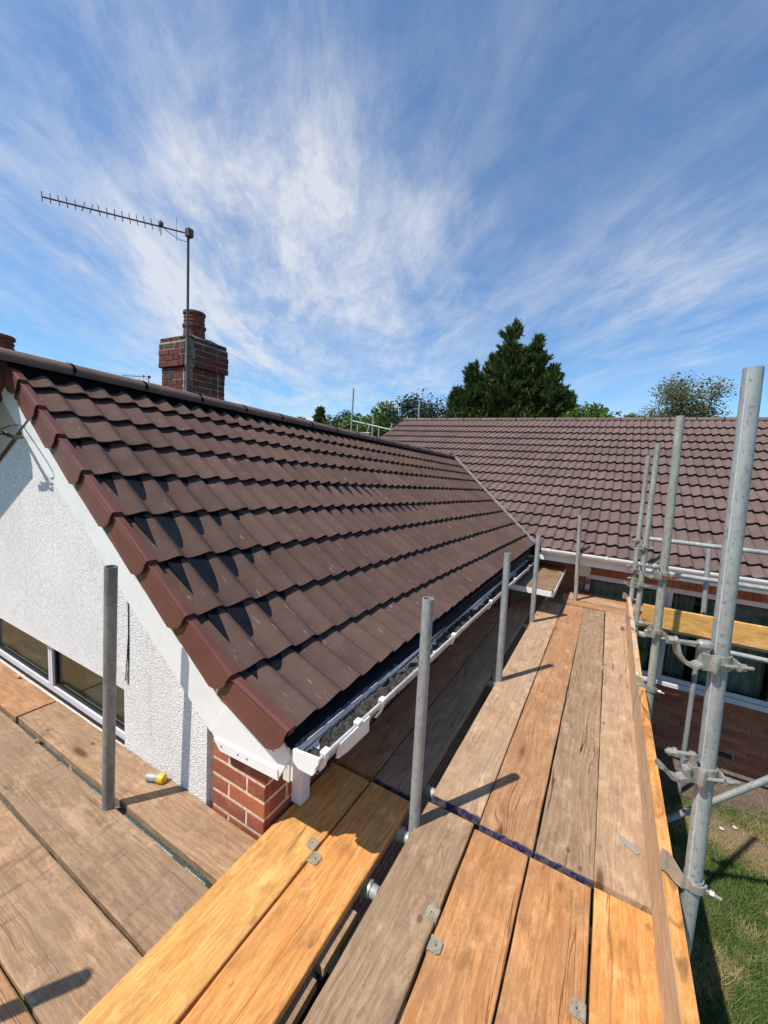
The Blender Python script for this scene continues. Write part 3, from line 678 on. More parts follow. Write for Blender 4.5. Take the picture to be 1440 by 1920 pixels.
# ------------------------------------------------------------------ gutter of the wing
def GL(y): t = (y - 1.06) / 4.6; return Vector((-.80 + .055 * t, y, .495 - .065 * t))      # outer lip
gp = [(0, 0), (.004, -.004), (.002, -.02), (-.008, -.036), (-.012, -.058), (-.022, -.072), (-.085, -.072), (-.108, -.055), (-.112, -.012), (-.109, -.012), (-.103, -.053), (-.082, -.068), (-.024, -.068), (-.016, -.055), (-.012, -.035), (-.003, -.018), (-.006, -.002)]
ys = [1.075, 1.6, 2.4, 3.4, 4.5, 5.62]; b = MB(); v = []
for y in ys: v += [GL(y) + Vector((p[0], 0, p[1])) for p in gp]
n = len(gp); b.add(v, [(i*n+k, (i+1)*n+k, (i+1)*n+(k+1) % n, i*n+(k+1) % n) for i in range(len(ys)-1) for k in range(n)] + [tuple(range(n)), tuple((len(ys)-1)*n+k for k in range(n))[::-1]])
gut = b.obj('gutter', M['gutter'], wing, smooth=50)
e = GL(1.066); MB().prism([e + Vector((p[0] * 1.05 + .003, 0, p[1] * 1.05 + .004)) for p in gp[:9]], (0, .012, 0)).obj('end_cap', M['white'], gut)
bym = [at(x, y, 0, -.79).y for x, y in ((587, 1431), (627, 1392), (671, 1354), (716, 1313), (851, 1188), (925, 1125))]
for y in [1.10] + bym[2:4] + [2.45, 3.35, 4.3, 5.1]:
    g = GL(y); b = MB()
    b.prism([g + Vector((.010, 0, .006)), g + Vector((-.012, 0, .008)), g + Vector((-.014, 0, -.006)), g + Vector((-.002, 0, -.004)), g + Vector((-.004, 0, -.022)), g + Vector((-.018, 0, -.060)), g + Vector((-.030, 0, -.079)), g + Vector((-.112, 0, -.079)), g + Vector((-.112, 0, -.086)), g + Vector((-.018, 0, -.086)), g + Vector((-.004, 0, -.062)), g + Vector((.007, 0, -.02))], (0, .026, 0))
    b.box((g.x - .012, y - .004, g.z + .004), (g.x + .014, y + .030, g.z + .011)).obj('gutter_bracket', M['white'], gut)
# outlet hopper under the gutter
yo = (bym[1] + bym[2]) / 2 + .06; g = GL(yo)
MB().prism([g + Vector((.009, -.10, -.008)), g + Vector((.012, .11, -.008)), g + Vector((.006, .12, -.088)), g + Vector((-.010, .08, -.108)), g + Vector((-.008, -.02, -.100)), g + Vector((.000, -.10, -.075))], (-.012, 0, 0)).obj('outlet', M['white'], gut)
MB().prism([g + Vector((-.004, -.06, -.074)), g + Vector((-.004, .11, -.074)), g + Vector((-.012, .07, -.102)), g + Vector((-.012, -.02, -.096))], (-.095, 0, 0)).obj('outlet_body', M['white'], gut)
MB().box((-1.112, 1.30, .002), (-1.055, 1.36, .315)).obj('downpipe', M['white'], wing)
MB().box((-1.113, 1.293, .16), (-1.048, 1.367, .18)).obj('pipe_bracket', M['white'], wing)
# felt tray and dirty board behind the gutter
b = MB(); A0, A1 = EV(1.09), EV(5.7)
b.add([A0 + Vector((-.03, 0, -.005)), A1 + Vector((-.03, 0, -.010)), A1 + Vector((-.01, 0, -.10)), A0 + Vector((.060, 0, -.055))], [(0, 1, 2, 3)]).obj('felt_tray', M['felt'], wing)
def lump(name, y0, y1, x0, x1, z, amp, parent, mat, seed, **kw):
    v = []; ny = int((y1 - y0) / .012); nx = 9
    for j in range(ny):
        y = y0 + (y1 - y0) * j / (ny - 1); g = GL(y)
        for i in range(nx):
            t = i / (nx - 1); x = x0 + (x1 - x0) * t
            h = amp * (noise.fractal(Vector((x * 38, y * 24, seed)), 1, 2, 4) + .25) + z(t, y)
            v.append((g.x + x, y, g.z + h))
    return MB().add(v, [(j*nx+i, j*nx+i+1, (j+1)*nx+i+1, (j+1)*nx+i) for j in range(ny-1) for i in range(nx-1)]).obj(name, mat, parent, smooth=60, **kw)
lump('gutter_silt', 1.09, 5.6, -.106, -.004, lambda t, y: -.055 + .012 * math.sin(y * 5) - .012 * t, .022, gut, M['debris'], 3.0, kind='stuff')
lump('mortar_dust_ledge', 1.10, 5.6, -.136, -.100, lambda t, y: -.020 - .02 * t, .006, wing, M['dust'], 8.0, kind='stuff')

# ------------------------------------------------------------------ chimneys of the wing
def chimney(cx, cy, zb, zt, parent, nbody, label_part, full=True):
    """cx,cy = near right corner of shaft; bricks of all four faces; shaft .565 x .565, oversailing head"""
    W_ = .565; ch = MB().box((cx - W_ + .005, cy + .005, zb), (cx - .005, cy + W_ - .005, zt - .40)).obj('chimney', M['mortar3'], parent)
    MB().box((cx - W_ - .024, cy - .024, zt - .388), (cx + .024, cy + W_ + .024, zt - .07)).obj('head_core', M['mortar3'], ch)
    sa, ha = bset(M['brick3']); so_, ho = bset(M['brickold'])
    courses = int((zt - zb) / .078); head = 5
    for k in range(courses):
        z = zt - (k + 1) * .078; over = (.0, .028, .03, .03, .034)[k] if k < head else 0; S_, H_ = (so_, ho) if k < 2 else (sa, ha)
        if k == 0: over = .012
        ww = W_ + 2 * over; x1 = cx + over; y0 = cy - over
        for face in range(4):
            run = 0.0; ln = ww - .102; seq = []
            first = .103 if (k + face) % 2 else .216
            pos = 0
            while pos < ww - .10:
                l = first if pos == 0 else .216
                if pos + l > ww - .10: l = .103 if pos + .103 < ww - .02 else 0
                if not l: break
                seq.append((pos, l)); pos += l + .011
            Rm = Matrix.Translation((x1 - ww / 2, y0 + ww / 2, z)) @ Matrix.Rotation(face * math.pi / 2, 4, 'Z')
            for pos, l in seq:
                me = H_ if l < .2 else S_[k % 2]
                if k >= head and (k * 7 + face * 3 + int(pos * 10)) % 6 == 0: me = ho if l < .2 else so_[0]
                o = place(me, 'brick', ch, Rm @ Matrix.Translation((-ww / 2 + pos + random.uniform(-.003, .003), -ww / 2 + random.uniform(-.008, .001), random.uniform(-.002, .002))))
    return ch
CX, CY, CZ = -4.93, 3.42, 3.075
ch = chimney(CX, CY, 1.3, CZ, wing, 0, '')
b = MB(); v = []
for j in range(9):
    for i in range(9):
        x = CX - .59 + .61 * i / 8; y = CY - .02 + .61 * j / 8; e_ = min(i, 8 - i, j, 8 - j)
        v.append((x + random.uniform(-.012, .012), y + random.uniform(-.012, .012), CZ - .03 + [0, .045, .075, .085, .09][e_] + .018 * noise.noise(Vector((x * 9, y * 9, 1)))))
b.add(v, [(j*9+i, j*9+i+1, (j+1)*9+i+1, (j+1)*9+i) for j in range(8) for i in range(8)]); b.obj('flaunching', M['lichen'], ch)
b = MB()
for k in range(26):   # broken cement patch down the near corner
    z0 = CZ - .05 - k * .06; w0 = .05 + .03 * noise.noise(Vector((0, 0, k * .5))); w2 = .06 + .035 * noise.noise(Vector((4, 0, k * .6))); o_ = .037 if k < 6 else .012
    b.box((CX + (.034 if k < 6 else 0) - w0, CY - o_, z0 - .062), (CX + o_, CY + w2, z0))
b.obj('cement_patch', M['lichen'], ch)
def pot(cx, cy, z, r, parent):
    pr = [(r*1.0, 0), (r*1.02, .02), (r*.98, .13), (r*1.09, .135), (r*1.10, .165), (r*.96, .172), (r*.94, .20), (r*.985, .205), (r*.985, .22), (r*.93, .226), (r*.93, .25), (r*.985, .256), (r*.985, .27), (r*.93, .277), (r*.94, .30), (r*1.05, .306), (r*1.05, .335), (r*.99, .345), (r*.82, .345), (r*.80, .25), (r*.02, .24)]
    return MB().lathe(pr, (cx, cy, z), 26).obj('chimney_pot', M['terra'], parent, smooth=35)
pot(CX - .245, CY + .255, CZ + .035, .136, ch)
c2 = at(-8, 648, 1, 1.88); z2 = 2.13
ch2 = chimney(c2.x + .30, 1.62, 1.3, z2 + .10, wing, 0, '')
z2 = at(30, 664, 1, 1.9).z
MB().lathe([(.36, -.14), (.36, -.03), (.33, .012), (.25, .05), (.17, .075), (.01, .08)], (c2.x, 1.88, z2), 22).obj('flaunching', M['lichen'], ch2, smooth=40)
zz = at(0, 625, 1, 1.88).z; pot(c2.x, 1.88, zz - .345, .16, ch2)

# ------------------------------------------------------------------ TV aerials
def aerial(base, head, tip, nel, ln, r, label, lens=None):
    t = thing('tv_aerial', label, 'aerial', None, base)
    T = lambda p: Vector(p) - Vector(base)
    MB().tube([T(base), T(head) + Vector((0, 0, .03))], r, 8).obj('mast', M['darkmetal'], t, smooth=60)
    MB().tube([T(head), T(tip)], r * .62, 8).obj('boom', M['darkmetal'], t, smooth=60)
    MB().box((-.035, -.035, -.045), (.035, .035, .045), Matrix.Translation(T(head) + Vector((.02, 0, 0)))).obj('clamp', M['darkmetal'], t)
    d = (Vector(tip) - Vector(head)); fr = lens if lens else [.22 + .78 * i / (nel - 1) for i in range(nel)]
    side = d.normalized().cross(Vector((0, 0, 1))).normalized()
    for i, f_ in enumerate(fr):
        c = T(head) + d * f_; hl = ln * (1 - .15 * f_) / 2; tw = random.uniform(-.10, .10) + (.22 if i in (9, 10) else -.12)
        ax = (Vector((0, 0, 1)) - d.normalized() * tw).normalized()
        MB().tube([c - ax * hl, c + ax * hl * 1.15], r * .3, 5).obj('element', M['darkmetal'], t)
    c = T(head) + d * .205; MB().lathe([(.005, -.03), (.028, -.02), (.028, .02), (.005, .03)], c + Vector((0, 0, .03)), 8).obj('dipole_box', M['darkmetal'], t)
    MB().tube([c - Vector((0, 0, .10)), c + Vector((0, 0, .08))], r * .35, 5).obj('dipole', M['darkmetal'], t)
    c = T(head) + d * .09; MB().tube([c - Vector((0, 0, .12)), c + Vector((0, 0, .15))], r * .16, 5).obj('reflector', M['darkmetal'], t)
    c = T(head) + d * .205; q = T(head) + Vector((0, 0, -.10)); MB().tube([c + Vector((0, 0, .02)), c.lerp(q, .3) - Vector((0, 0, .015)), c.lerp(q, .65) - Vector((0, 0, .03)), q], r * .25, 5).obj('downlead', M['darkmetal'], t)
    return t
mx = CX + .045; my = CY - .045
hd = at(353, 438, 1, my); hd.x = mx
dirv = Vector((-.62, -.78, 0)).normalized()
best = None
for i in range(400):          # boom length and droop so that it ends where the photograph shows it
    s_ = .5 + i * .008; P = hd + dirv * s_
    q = at(78, 369, 1, P.y)
    if best is None or abs(q.x - P.x) < best[0]: best = (abs(q.x - P.x), P.x, P.y, q.z)
aerial((mx, my, 2.35), hd, best[1:], 16, .115, .0155, 'long rusty TV aerial on a tall mast strapped to the brick chimney')
p = at(279, 722, 1, 9.0); aerial((p.x, p.y, 1.6), at(279, 707, 1, 9.0), at(230, 704, 1, 8.0), 9, .14, .016, 'small TV aerial peeping over the ridge left of the chimney')

# ------------------------------------------------------------------ main house
main = thing('main_house', 'long brick house behind with a wide brown tiled roof and white gutter', 'house')
ME, MR = Vector((0, 5.70, .63)), Vector((0, 10.56, 2.92)); MP = (MR - ME); ML = MP.length; mu = MP.normalized(); mz = Vector((1, 0, 0)).cross(mu)
g = ML / 15
mroof = MB().prism([(-5.30, 5.74, .565), (-5.30, 10.56, 2.85), (-5.30, 10.56, 2.80), (-5.30, 5.74, .515)], (14, 0, 0)).obj('roof', M['felt'], main)
import bmesh as _b
bm = _b.new(); bm.from_mesh(mroof.data); _b.ops.bisect_plane(bm, geom=bm.verts[:] + bm.edges[:] + bm.faces[:], plane_co=VA + vn * .02, plane_no=-vn, clear_outer=True); bm.to_mesh(mroof.data); bm.free()
# the part of the deck left of the wing ridge, beyond it
MB().prism([(-5.30, 8.2, .63 + 2.5 * .471 - .08), (-5.30, 10.56, 2.83), (-3.3, 10.56, 2.83), (-3.3, 8.75, .63 + 3.05 * .471 - .08)], (0, 0, -.05)).obj('rear_roof_deck', M['felt'], main)
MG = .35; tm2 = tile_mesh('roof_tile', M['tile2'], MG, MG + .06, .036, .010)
VL = Vector((-5.31, 8.2, 0))
extra = MB(); ntile = 0
MRY = [5.615, 5.84, 6.10, 6.38, 6.68, 6.98, 7.29, 7.61, 7.94, 8.27, 8.61, 8.95, 9.29, 9.64, 10.0, 10.45]
WM = .126
for r in range(15):
    p0 = ME + mu * ((MRY[r] - ME.y + .02) / mu.y); g = (MRY[r + 1] - MRY[r]) / mu.y; p0 -= mz * .035
    xmax = .2 * p0.y + .95
    for c in range(56):
        x = -5.36 + c * 2 * WM
        p = p0 + Vector((x, 0, 0)); q = p + mu * g; p = p + mu * random.uniform(-.004, .004) + mz * random.uniform(0, .003)
        Mx = frame(p, (1, 0, 0), mu, mz, (WM / WP, g / MG, 1))
        cs = [Mx @ Vector(k) for k in ((0, 0, 0), (2 * WP, 0, 0), (0, MG + .06, 0), (2 * WP, MG + .06, 0))]
        if x < -3.3 and q.y > 8.15:                   # beyond the wing ridge the roof runs on to its left verge
            if p.y < 7.9: continue
            me = tm2
        else:
            ds = [(k - VA).dot(vn) for k in cs]
            if max(ds) < .03: continue
            me = tm2 if min(ds) > .02 else clip_mesh(tm2, Mx, VA + vn * .02, -vn, 'cut_roof_tile')
        if x < xmax and ntile < 298: place(me, 'roof_tile', mroof, Mx); ntile += 1
        else: extra.add([Mx @ v_.co for v_ in me.vertices], [tuple(f_.vertices) for f_ in me.polygons])
if extra.v: extra.obj('far_roof_tiles', M['tile2'], mroof, smooth=28, kind='stuff')
for i in range(31):
    x = -5.38 + i * .452
    if x > 8.5: break
    place(rtm, 'ridge_tile', mroof, frame((x, 10.56, 2.880), (0, -1, 0), (1, 0, 0), (0, 0, 1), (1, 1, 1)))
    place(um, 'ridge_union', mroof, frame((x, 10.56, 2.881), (0, -1, 0), (1, 0, 0), (0, 0, 1)))
MB().prism([(-5.2, 10.58, 2.86), (-5.2, 15.6, .4), (-5.2, 15.6, .3), (-5.2, 10.58, 2.8)], (13.8, 0, 0)).obj('rear_roof_slope', M['tile2'], main)
MY = 6.15
# walls
b = MB()
for (x0, x1, z0, z1) in ((-5.1, -.17, GZ, .5), (-.17, 1.97, GZ + 0, -1.0), (-.17, 1.97, .245, .5), (1.97, 8.5, GZ, .5)):
    b.box((x0, MY, z0), (x1, MY + .12, z1))
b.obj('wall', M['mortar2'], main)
MB().box((-5.1, MY + .12, GZ), (8.5, 15.2, .3)).obj('inner_block', M['roomdark'], main) if False else None
MB().add([(-5.1, 15.2, GZ), (8.5, 15.2, GZ), (8.5, 15.2, .45), (-5.1, 15.2, .45), (-5.1, 6.2, GZ), (-5.1, 6.2, .45), (-5.1, 10.56, 2.85), (8.5, 6.2, GZ), (8.5, 6.2, .45), (8.5, 10.56, 2.85)],
         [(0, 1, 2, 3), (0, 3, 6, 5, 4), (1, 7, 8, 9, 2)]).obj('rear_walls', M['brickwall'], main)
s2, h2 = bset(M['brick2'], .02)
for k in range(12):
    z = -1.0 - (k + 1) * .0755
    x = .10 + (0 if k % 2 else -.1125)
    while x < 2.75:
        if k == 9 and 1.42 < x + .1 < 1.62:
            MB().box((x + .005, MY - .002, z), (x + .21, MY + .004, z + .065)).obj('air_brick', M['seal'], main); x += .2255; continue
        place(s2[int(x * 10) % 2], 'brick', main, Matrix.Translation((x, MY - .01 + random.uniform(-.002, .002), z))); x += .2255
for k in range(18):   # beside the window on the right, and the soldier course over it
    z = .25 - (k + 1) * .0755
    for j in range(2):
        x = 1.98 + j * .2255 + (0 if k % 2 else -.1125 * j); place(s2[k % 2], 'brick', main, Matrix.Translation((x, MY - .01, z))) if z > -1.0 else None
for k in range(36):
    x = -.16 + k * .0765
    place(s2[k % 2], 'brick', main, Matrix.Translation((x + .067, MY - .012, .2465)) @ Matrix.Rotation(-math.pi / 2, 4, 'Y') @ Matrix.Translation((0, 0, 0)))
for k in range(7):
    z = .40 - k * .0755
    for j in range(3): place(s2[k % 2], 'brick', main, Matrix.Translation((-.40 - j * .2255 + (.10 if k % 2 else 0) , MY - .01, z - .07))) if z - .07 > -.3 else None
# window
mw = window(main, -.15, 1.95, -.985, .24, MY + .01, [(.735, .790), (.795, .850)], .06)
MB().box((-.2, MY - .055, -1.03), (2.02, MY + .02, -.988)).obj('sill', M['frame'], mw)
MB().box((-.2, MY - .05, -1.0), (2.02, MY + .012, -.975)).obj('sill_nose', M['white'], mw)
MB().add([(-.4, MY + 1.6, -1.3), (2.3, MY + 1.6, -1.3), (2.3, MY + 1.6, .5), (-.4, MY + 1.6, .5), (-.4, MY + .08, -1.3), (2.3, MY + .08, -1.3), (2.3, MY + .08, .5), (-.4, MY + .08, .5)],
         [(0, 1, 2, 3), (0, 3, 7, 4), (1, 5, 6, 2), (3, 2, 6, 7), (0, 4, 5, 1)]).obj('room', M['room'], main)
b = MB(); v = []; f = []; n = 0
for (x0, x1) in ((-.1, .70), (.86, 1.10), (1.22, 1.88)):
    for i in range(41):
        x = x0 + (x1 - x0) * i / 40; y = MY + .22 + .028 * math.sin(i * 1.35 + x0 * 9) + .012 * math.sin(i * .6)
        v += [(x, y, -1.1), (x + .01 * math.sin(i), y, .26)]
    f += [(n + 2*i, n + 2*i+2, n + 2*i+3, n + 2*i+1) for i in range(40)]; n += 82
b.add(v, f).obj('curtain', M['curtain'], main, smooth=180)
MB().box((1.25, MY + .07, -.965), (1.55, MY + .14, -.955)).box((1.42, MY + .08, -.955), (1.44, MY + .12, -.86)).box((1.47, MY + .08, -.955), (1.50, MY + .12, -.90)).obj('sill_clutter', M['cream'], main)
MB().box((.46, MY + .1, -.93), (.64, MY + .18, -.70)).obj('brass_box', M['yellow'], main)
# fascia, soffit, gutter
MB().box((-.78, 5.755, .425), (8.6, 5.775, .60)).obj('fascia', M['white'], main)
MB().box((-1.0, 5.775, .432), (8.5, MY, .442)).obj('soffit', M['white'], main)
b = MB(); v = []; xsn = [-.70, 1.0, 3.5, 8.5]
gp2 = [(.0, 0), (-.003, -.006), (.004, -.03), (.02, -.055), (.045, -.066), (.08, -.06), (.10, -.035), (.104, 0), (.098, 0), (.095, -.033), (.076, -.055), (.045, -.06), (.024, -.05), (.009, -.028), (.004, -.004)]
for x in xsn: v += [(x, 5.625 + p[0] * 1.15, .600 + p[1] * 1.15) for p in gp2]
n = len(gp2); b.add(v, [(i*n+k, i*n+(k+1) % n, (i+1)*n+(k+1) % n, (i+1)*n+k) for i in range(len(xsn)-1) for k in range(n)] + [tuple(range(n))[::-1]])
mg = b.obj('gutter', M['white'], main, smooth=50)
for x in (-.62, .05, .55, 1.62, 2.4, 3.2): MB().prism([(x, 5.618, .607), (x, 5.618, .57), (x, 5.645, .53), (x, 5.70, .517), (x, 5.75, .53), (x, 5.75, .607)], (.03, 0, 0)).obj('gutter_bracket', M['white'], mg)
MB().lathe([(.005, 0), (.07, -.004), (.092, -.02), (.095, -.045)], (-.19, MY - .065, .315), 22, (0, 1, 0)).obj('wall_light', M['cream'], main, smooth=30)
for o in (bpy.data.objects['wall_light'],): pass
# flat canopy in the inner corner
can = thing('flat_canopy', 'small flat white edged canopy in the corner below the two gutters', 'canopy')
MB().box((-1.10, 4.70, .225), (-.405, MY - .02, .285)).obj('canopy_edge', M['white'], can)
MB().box((-1.09, 4.712, .285), (-.417, MY - .03, .296)).obj('canopy_top', M['brown'], can)
MB().box((-1.0, 4.85, GZ), (-.93, 4.92, .225)).box((-.62, 5.9, GZ), (-.55, 5.97, .225)).obj('post', M['white'], can)

# ------------------------------------------------------------------ scaffold boards
def board(p0, p1, w, zt, mat, label, group, th=.038, warp=.0015, name='scaffold_board', onedge=False, seed=0):
    """p0->p1 centre line at deck level; top at zt"""
    r = random.Random(seed + int(abs(p0[0]) * 1000) + int(abs(p0[1]) * 77)); p0 = Vector((p0[0], p0[1], 0)); p1 = Vector((p1[0], p1[1], 0)); L = (p1 - p0).length
    n = max(4, int(L / .12)); c = .0035; hw = w / 2; v = []; f = []
    sec = [(-hw + c, 0), (-hw, -c), (-hw, -th + c), (-hw + c, -th), (hw - c, -th), (hw, -th + c), (hw, -c), (hw - c, 0)]
    ph = r.uniform(0, 9)
    for i in range(n + 1):
        x = L * i / n; a = warp * math.sin(x * 1.3 + ph); eL = .0013 * r.uniform(-1, 1); eR = .0013 * r.uniform(-1, 1)
        for (y, z) in sec:
            e_ = eL if y < 0 else eR
            v.append((x + (r.uniform(-.0015, .0015) if i in (0, n) else 0), y + e_ + .002 * math.sin(x * .9 + ph), z + a + .0012 * math.sin(x * 2.1 + ph) * y / hw - (.0012 * r.random() if abs(y) == hw - c and z == 0 else 0)))
    for i in range(n):
        for k in range(8): f.append((i*8+k, (i+1)*8+k, (i+1)*8+(k+1) % 8, i*8+(k+1) % 8))
    f += [tuple(range(8)), tuple(n*8+k for k in range(8))[::-1]]
    o = MB().add(v, f).obj(name, mat, None, label=label, cat='plank', group=group)
    d = (p1 - p0).normalized()
    if onedge: o.matrix_basis = frame((p0.x, p0.y, zt - w / 2), d, (0, 0, 1), d.cross(Vector((0, 0, 1))))
    else: o.matrix_basis = frame((p0.x, p0.y, zt), d, Vector((0, 0, 1)).cross(d), (0, 0, 1))
    o['len'] = L
    return o
def nailplate(o, x, side, w, flip=1):
    """folded zinc plate nailed over the board edge; part of the board"""
    hw = w / 2 * side; s_ = -side
    MB().prism([(x - .024, hw + s_*-.001, .002), (x + .024, hw + s_*-.001, .002), (x + .024, hw + s_ * .030, .002), (x + .016, hw + s_ * .040, .002), (x - .016, hw + s_ * .040, .002), (x - .024, hw + s_ * .030, .002)], (0, 0, .0022)).box((x - .024, min(hw, hw - s_*.003) , -.03), (x + .024, max(hw, hw - s_*.003), .003)).obj('nail_plate', M['plate'], o)
    MB().lathe([(.003, 0), (.0025, .0012)], (x, hw + s_ * .022, .0042), 6).obj('nail', M['seal'], o)
def blue_end(o, at_start, w, L=None, th=.038):
    x = -.003 if at_start else o['len'] + .003; s_ = 1 if at_start else -1
    b = MB(); n = 14; r = random.Random(int(w * 999) + int(o['len'] * 100))
    v = []
    for i in range(n + 1):
        y = -w / 2 + w * i / n; e_ = r.uniform(.001, .010)
        v += [(x, y, -th), (x, y, .0012), (x + s_ * e_, y, .0012), (x + s_ * e_, y, -.002)]
    b.add(v, [(4*i+k, 4*(i+1)+k, 4*(i+1)+k+1, 4*i+k+1) for i in range(n) for k in range(3)]); b.obj('blue_painted_end', M['blue'], o)
GA = 'planks of the walkway beyond the blue painted joint'; GB = 'planks of the walkway nearest the camera'; GC = 'planks beside the house eaves'; GD = 'planks in front of the white gable'; GE = 'planks along the main house'
far = [(-.577, -.342, 1.695, 5.30, 'pink', 'weathered plank beyond the blue joint, leftmost of the walkway, crossed by post shadows'),
       (-.336, -.110, 1.66, 5.31, 'orange2', 'orange brown plank beyond the blue joint, second from left on the walkway'),
       (-.104, .112, 1.655, 5.32, 'weather', 'grey brown cracked plank beyond the blue joint, third from the left on the walkway'),
       (.118, .343, 1.66, 5.36, 'pink', 'pale plank beyond the blue joint carrying the toe board, with a grey putty smear')]
FB = []
for i, (a, c, y0, y1, m_, l) in enumerate(far):
    o = board(((a + c) / 2, y0), ((a + c) / 2, y1), c - a, .0, M[m_], l, GA, seed=i); FB.append(o)
    if i < 3: blue_end(o, True, c - a)
near = [(-.580, -.361, 1.66, 'weather', 'dark weathered brown plank with long cracks, leftmost near plank of the walkway'),
        (-.353, -.127, 1.635, 'orange', 'orange plank with a nail plate on its left edge, second near plank of the walkway'),
        (-.119, .106, 1.635, 'orange', 'orange knotty plank with a nail plate at its right edge, third near walkway plank'),
        (.120, .343, 1.645, 'bright', 'bright orange near plank of the walkway lying against the toe board')]
NBD = []
for i, (a, c, y1, m_, l) in enumerate(near):
    o = board(((a + c) / 2, -.9), ((a + c) / 2, y1), c - a, -.009, M[m_], l, GB, seed=20 + i); NBD.append(o)
nailplate(NBD[0], 2.12, -1, .219); nailplate(NBD[1], 2.035, 1, .226)
nailplate(NBD[2], 2.11, -1, .225)
inn = [(-1.098, -.876, 'new', 'bright yellow orange plank nearest the house corner, half in the roof shadow'), (-.866, -.648, 'orange', 'yellow orange plank with a nail plate and black mould spots, beside the slot')]
INB = []
for i, (a, c, m_, l) in enumerate(inn):
    INB.append(board(((a + c) / 2, -.9), ((a + c) / 2, 1.60), c - a, .0, M['new'] if i == 0 else M['bright'], l, GC, seed=30 + i))
nailplate(INB[0], 2.09, -1, .222); nailplate(INB[1], 2.045, 1, .218)
for i, (a, c, m_, l) in enumerate(((-1.098, -.876, 'orange2', 'shaded plank under the gutter next to the house wall'), (-.866, -.640, 'weather', 'shaded grey plank under the gutter with a blue painted end'))):
    o = board(((a + c) / 2, 1.63), ((a + c) / 2, 4.62 if i == 0 else 5.25), c - a, -.002, M[m_], l, GC, seed=40 + i)
    if i == 1: blue_end(o, True, c - a)
# boards in front of the gable run along X and pass under the two yellow ones
zl = -.040; k = (EYE - zl) / EYE
rows = [(.888 * k + .0  , 1.088 * k - .010, -2.86, 'saw', 'brown plank against the white gable wall, under the left window end'),
        (.632 * k, .858 * k, -4.6, 'saw2', 'grey sawn plank second from the gable wall, crossed by scratches'),
        (.392 * k, .617 * k + .001, -4.6, 'saw', 'light brown sawn plank third from the gable wall'),
        (.155 * k, .383 * k, -4.6, 'orange2', 'brown plank fourth from the gable wall in the lower left corner'),
        (-.08, .150, -4.6, 'saw2', 'grey brown plank fifth from the gable wall')]
for i, (y0, y1, x0, m_, l) in enumerate(rows):
    board((x0, (y0 + y1) / 2), (-.62, (y0 + y1) / 2), y1 - y0, zl, M[m_], l, GD, seed=50 + i)
board((-4.6, (.888 * k + 1.088 * k) / 2 - .003), (-2.885, (.888 * k + 1.088 * k) / 2 - .006), .200, zl - .004, M['orange2'], 'orange brown plank end against the gable wall at the left edge, lapping the next plank', GD, seed=60)
MB().box((0, 0, 0), (.035, .012, .012)).obj('wood_chip', M['new'], None, label='small pale wood chip lying on the plank below the left window', cat='wood chip').matrix_basis = Matrix.Translation(at(28, 1270, 2, zl + .002)) @ Matrix.Rotation(.3, 4, 'Z')
# planks along the main house
for i, (y0, y1, x0) in enumerate(((5.375, 5.556, -.36), (5.614, 5.830, -.38), (5.838, 6.045, -.33))):
    board((x0, (y0 + y1) / 2), (5.5, (y0 + y1) / 2), y1 - y0, .002 + i * .001, M[('orange2', 'pink', 'orange2')[i]], ('pale plank running along the main house, nearest the walkway ends', 'pinkish plank running along the main house, in the middle', 'orange pink plank running along the main house, nearest the window')[i], GE, seed=70 + i)
board((.40, 5.27), (5.5, 5.27), .20, .001, M['pink'], 'pale plank behind the yellow toe board along the main house', GE, seed=77)
# toe boards
t1 = board((.338, -.9), (.342, 3.02), .222, .226, M['toe2'], 'long upright toe board with bright orange top edge along the right of the walkway', 'toe boards', onedge=True, seed=81, name='toe_board')
b = MB(); MB().box((.003, .1085, -.0385), (3.915, .1125, .0005)).obj('orange_top_edge', M['bright'], t1)
t2 = board((.340, 3.05), (.352, 5.34), .222, .224, M['toe2'], 'pale upright toe board at the far end of the walkway with a metal band', 'toe boards', onedge=True, seed=83, name='toe_board')
MB().box((-.002, -.1125, -.0395), (.05, .1125, .001)).obj('metal_band', M['galv'], t2)
board((.46, 5.145), (5.5, 5.145), .225, .222, M['toe'], 'bright yellow toe board along the scaffold in front of the main house', 'toe boards', onedge=True, seed=85, name='toe_board')
# putty smear
v = [at(x, y, 2, .0035) for x, y in ((1156, 1562), (1170, 1570), (1186, 1584), (1200, 1601), (1194, 1603), (1179, 1591), (1164, 1576))]
MB().prism(v, (0, 0, .001)).obj('putty_smear', flat('grey_putty', (.27, .27, .24), .6), None, label='grey streak of dried putty on the pale plank beside the toe board', cat='putty')

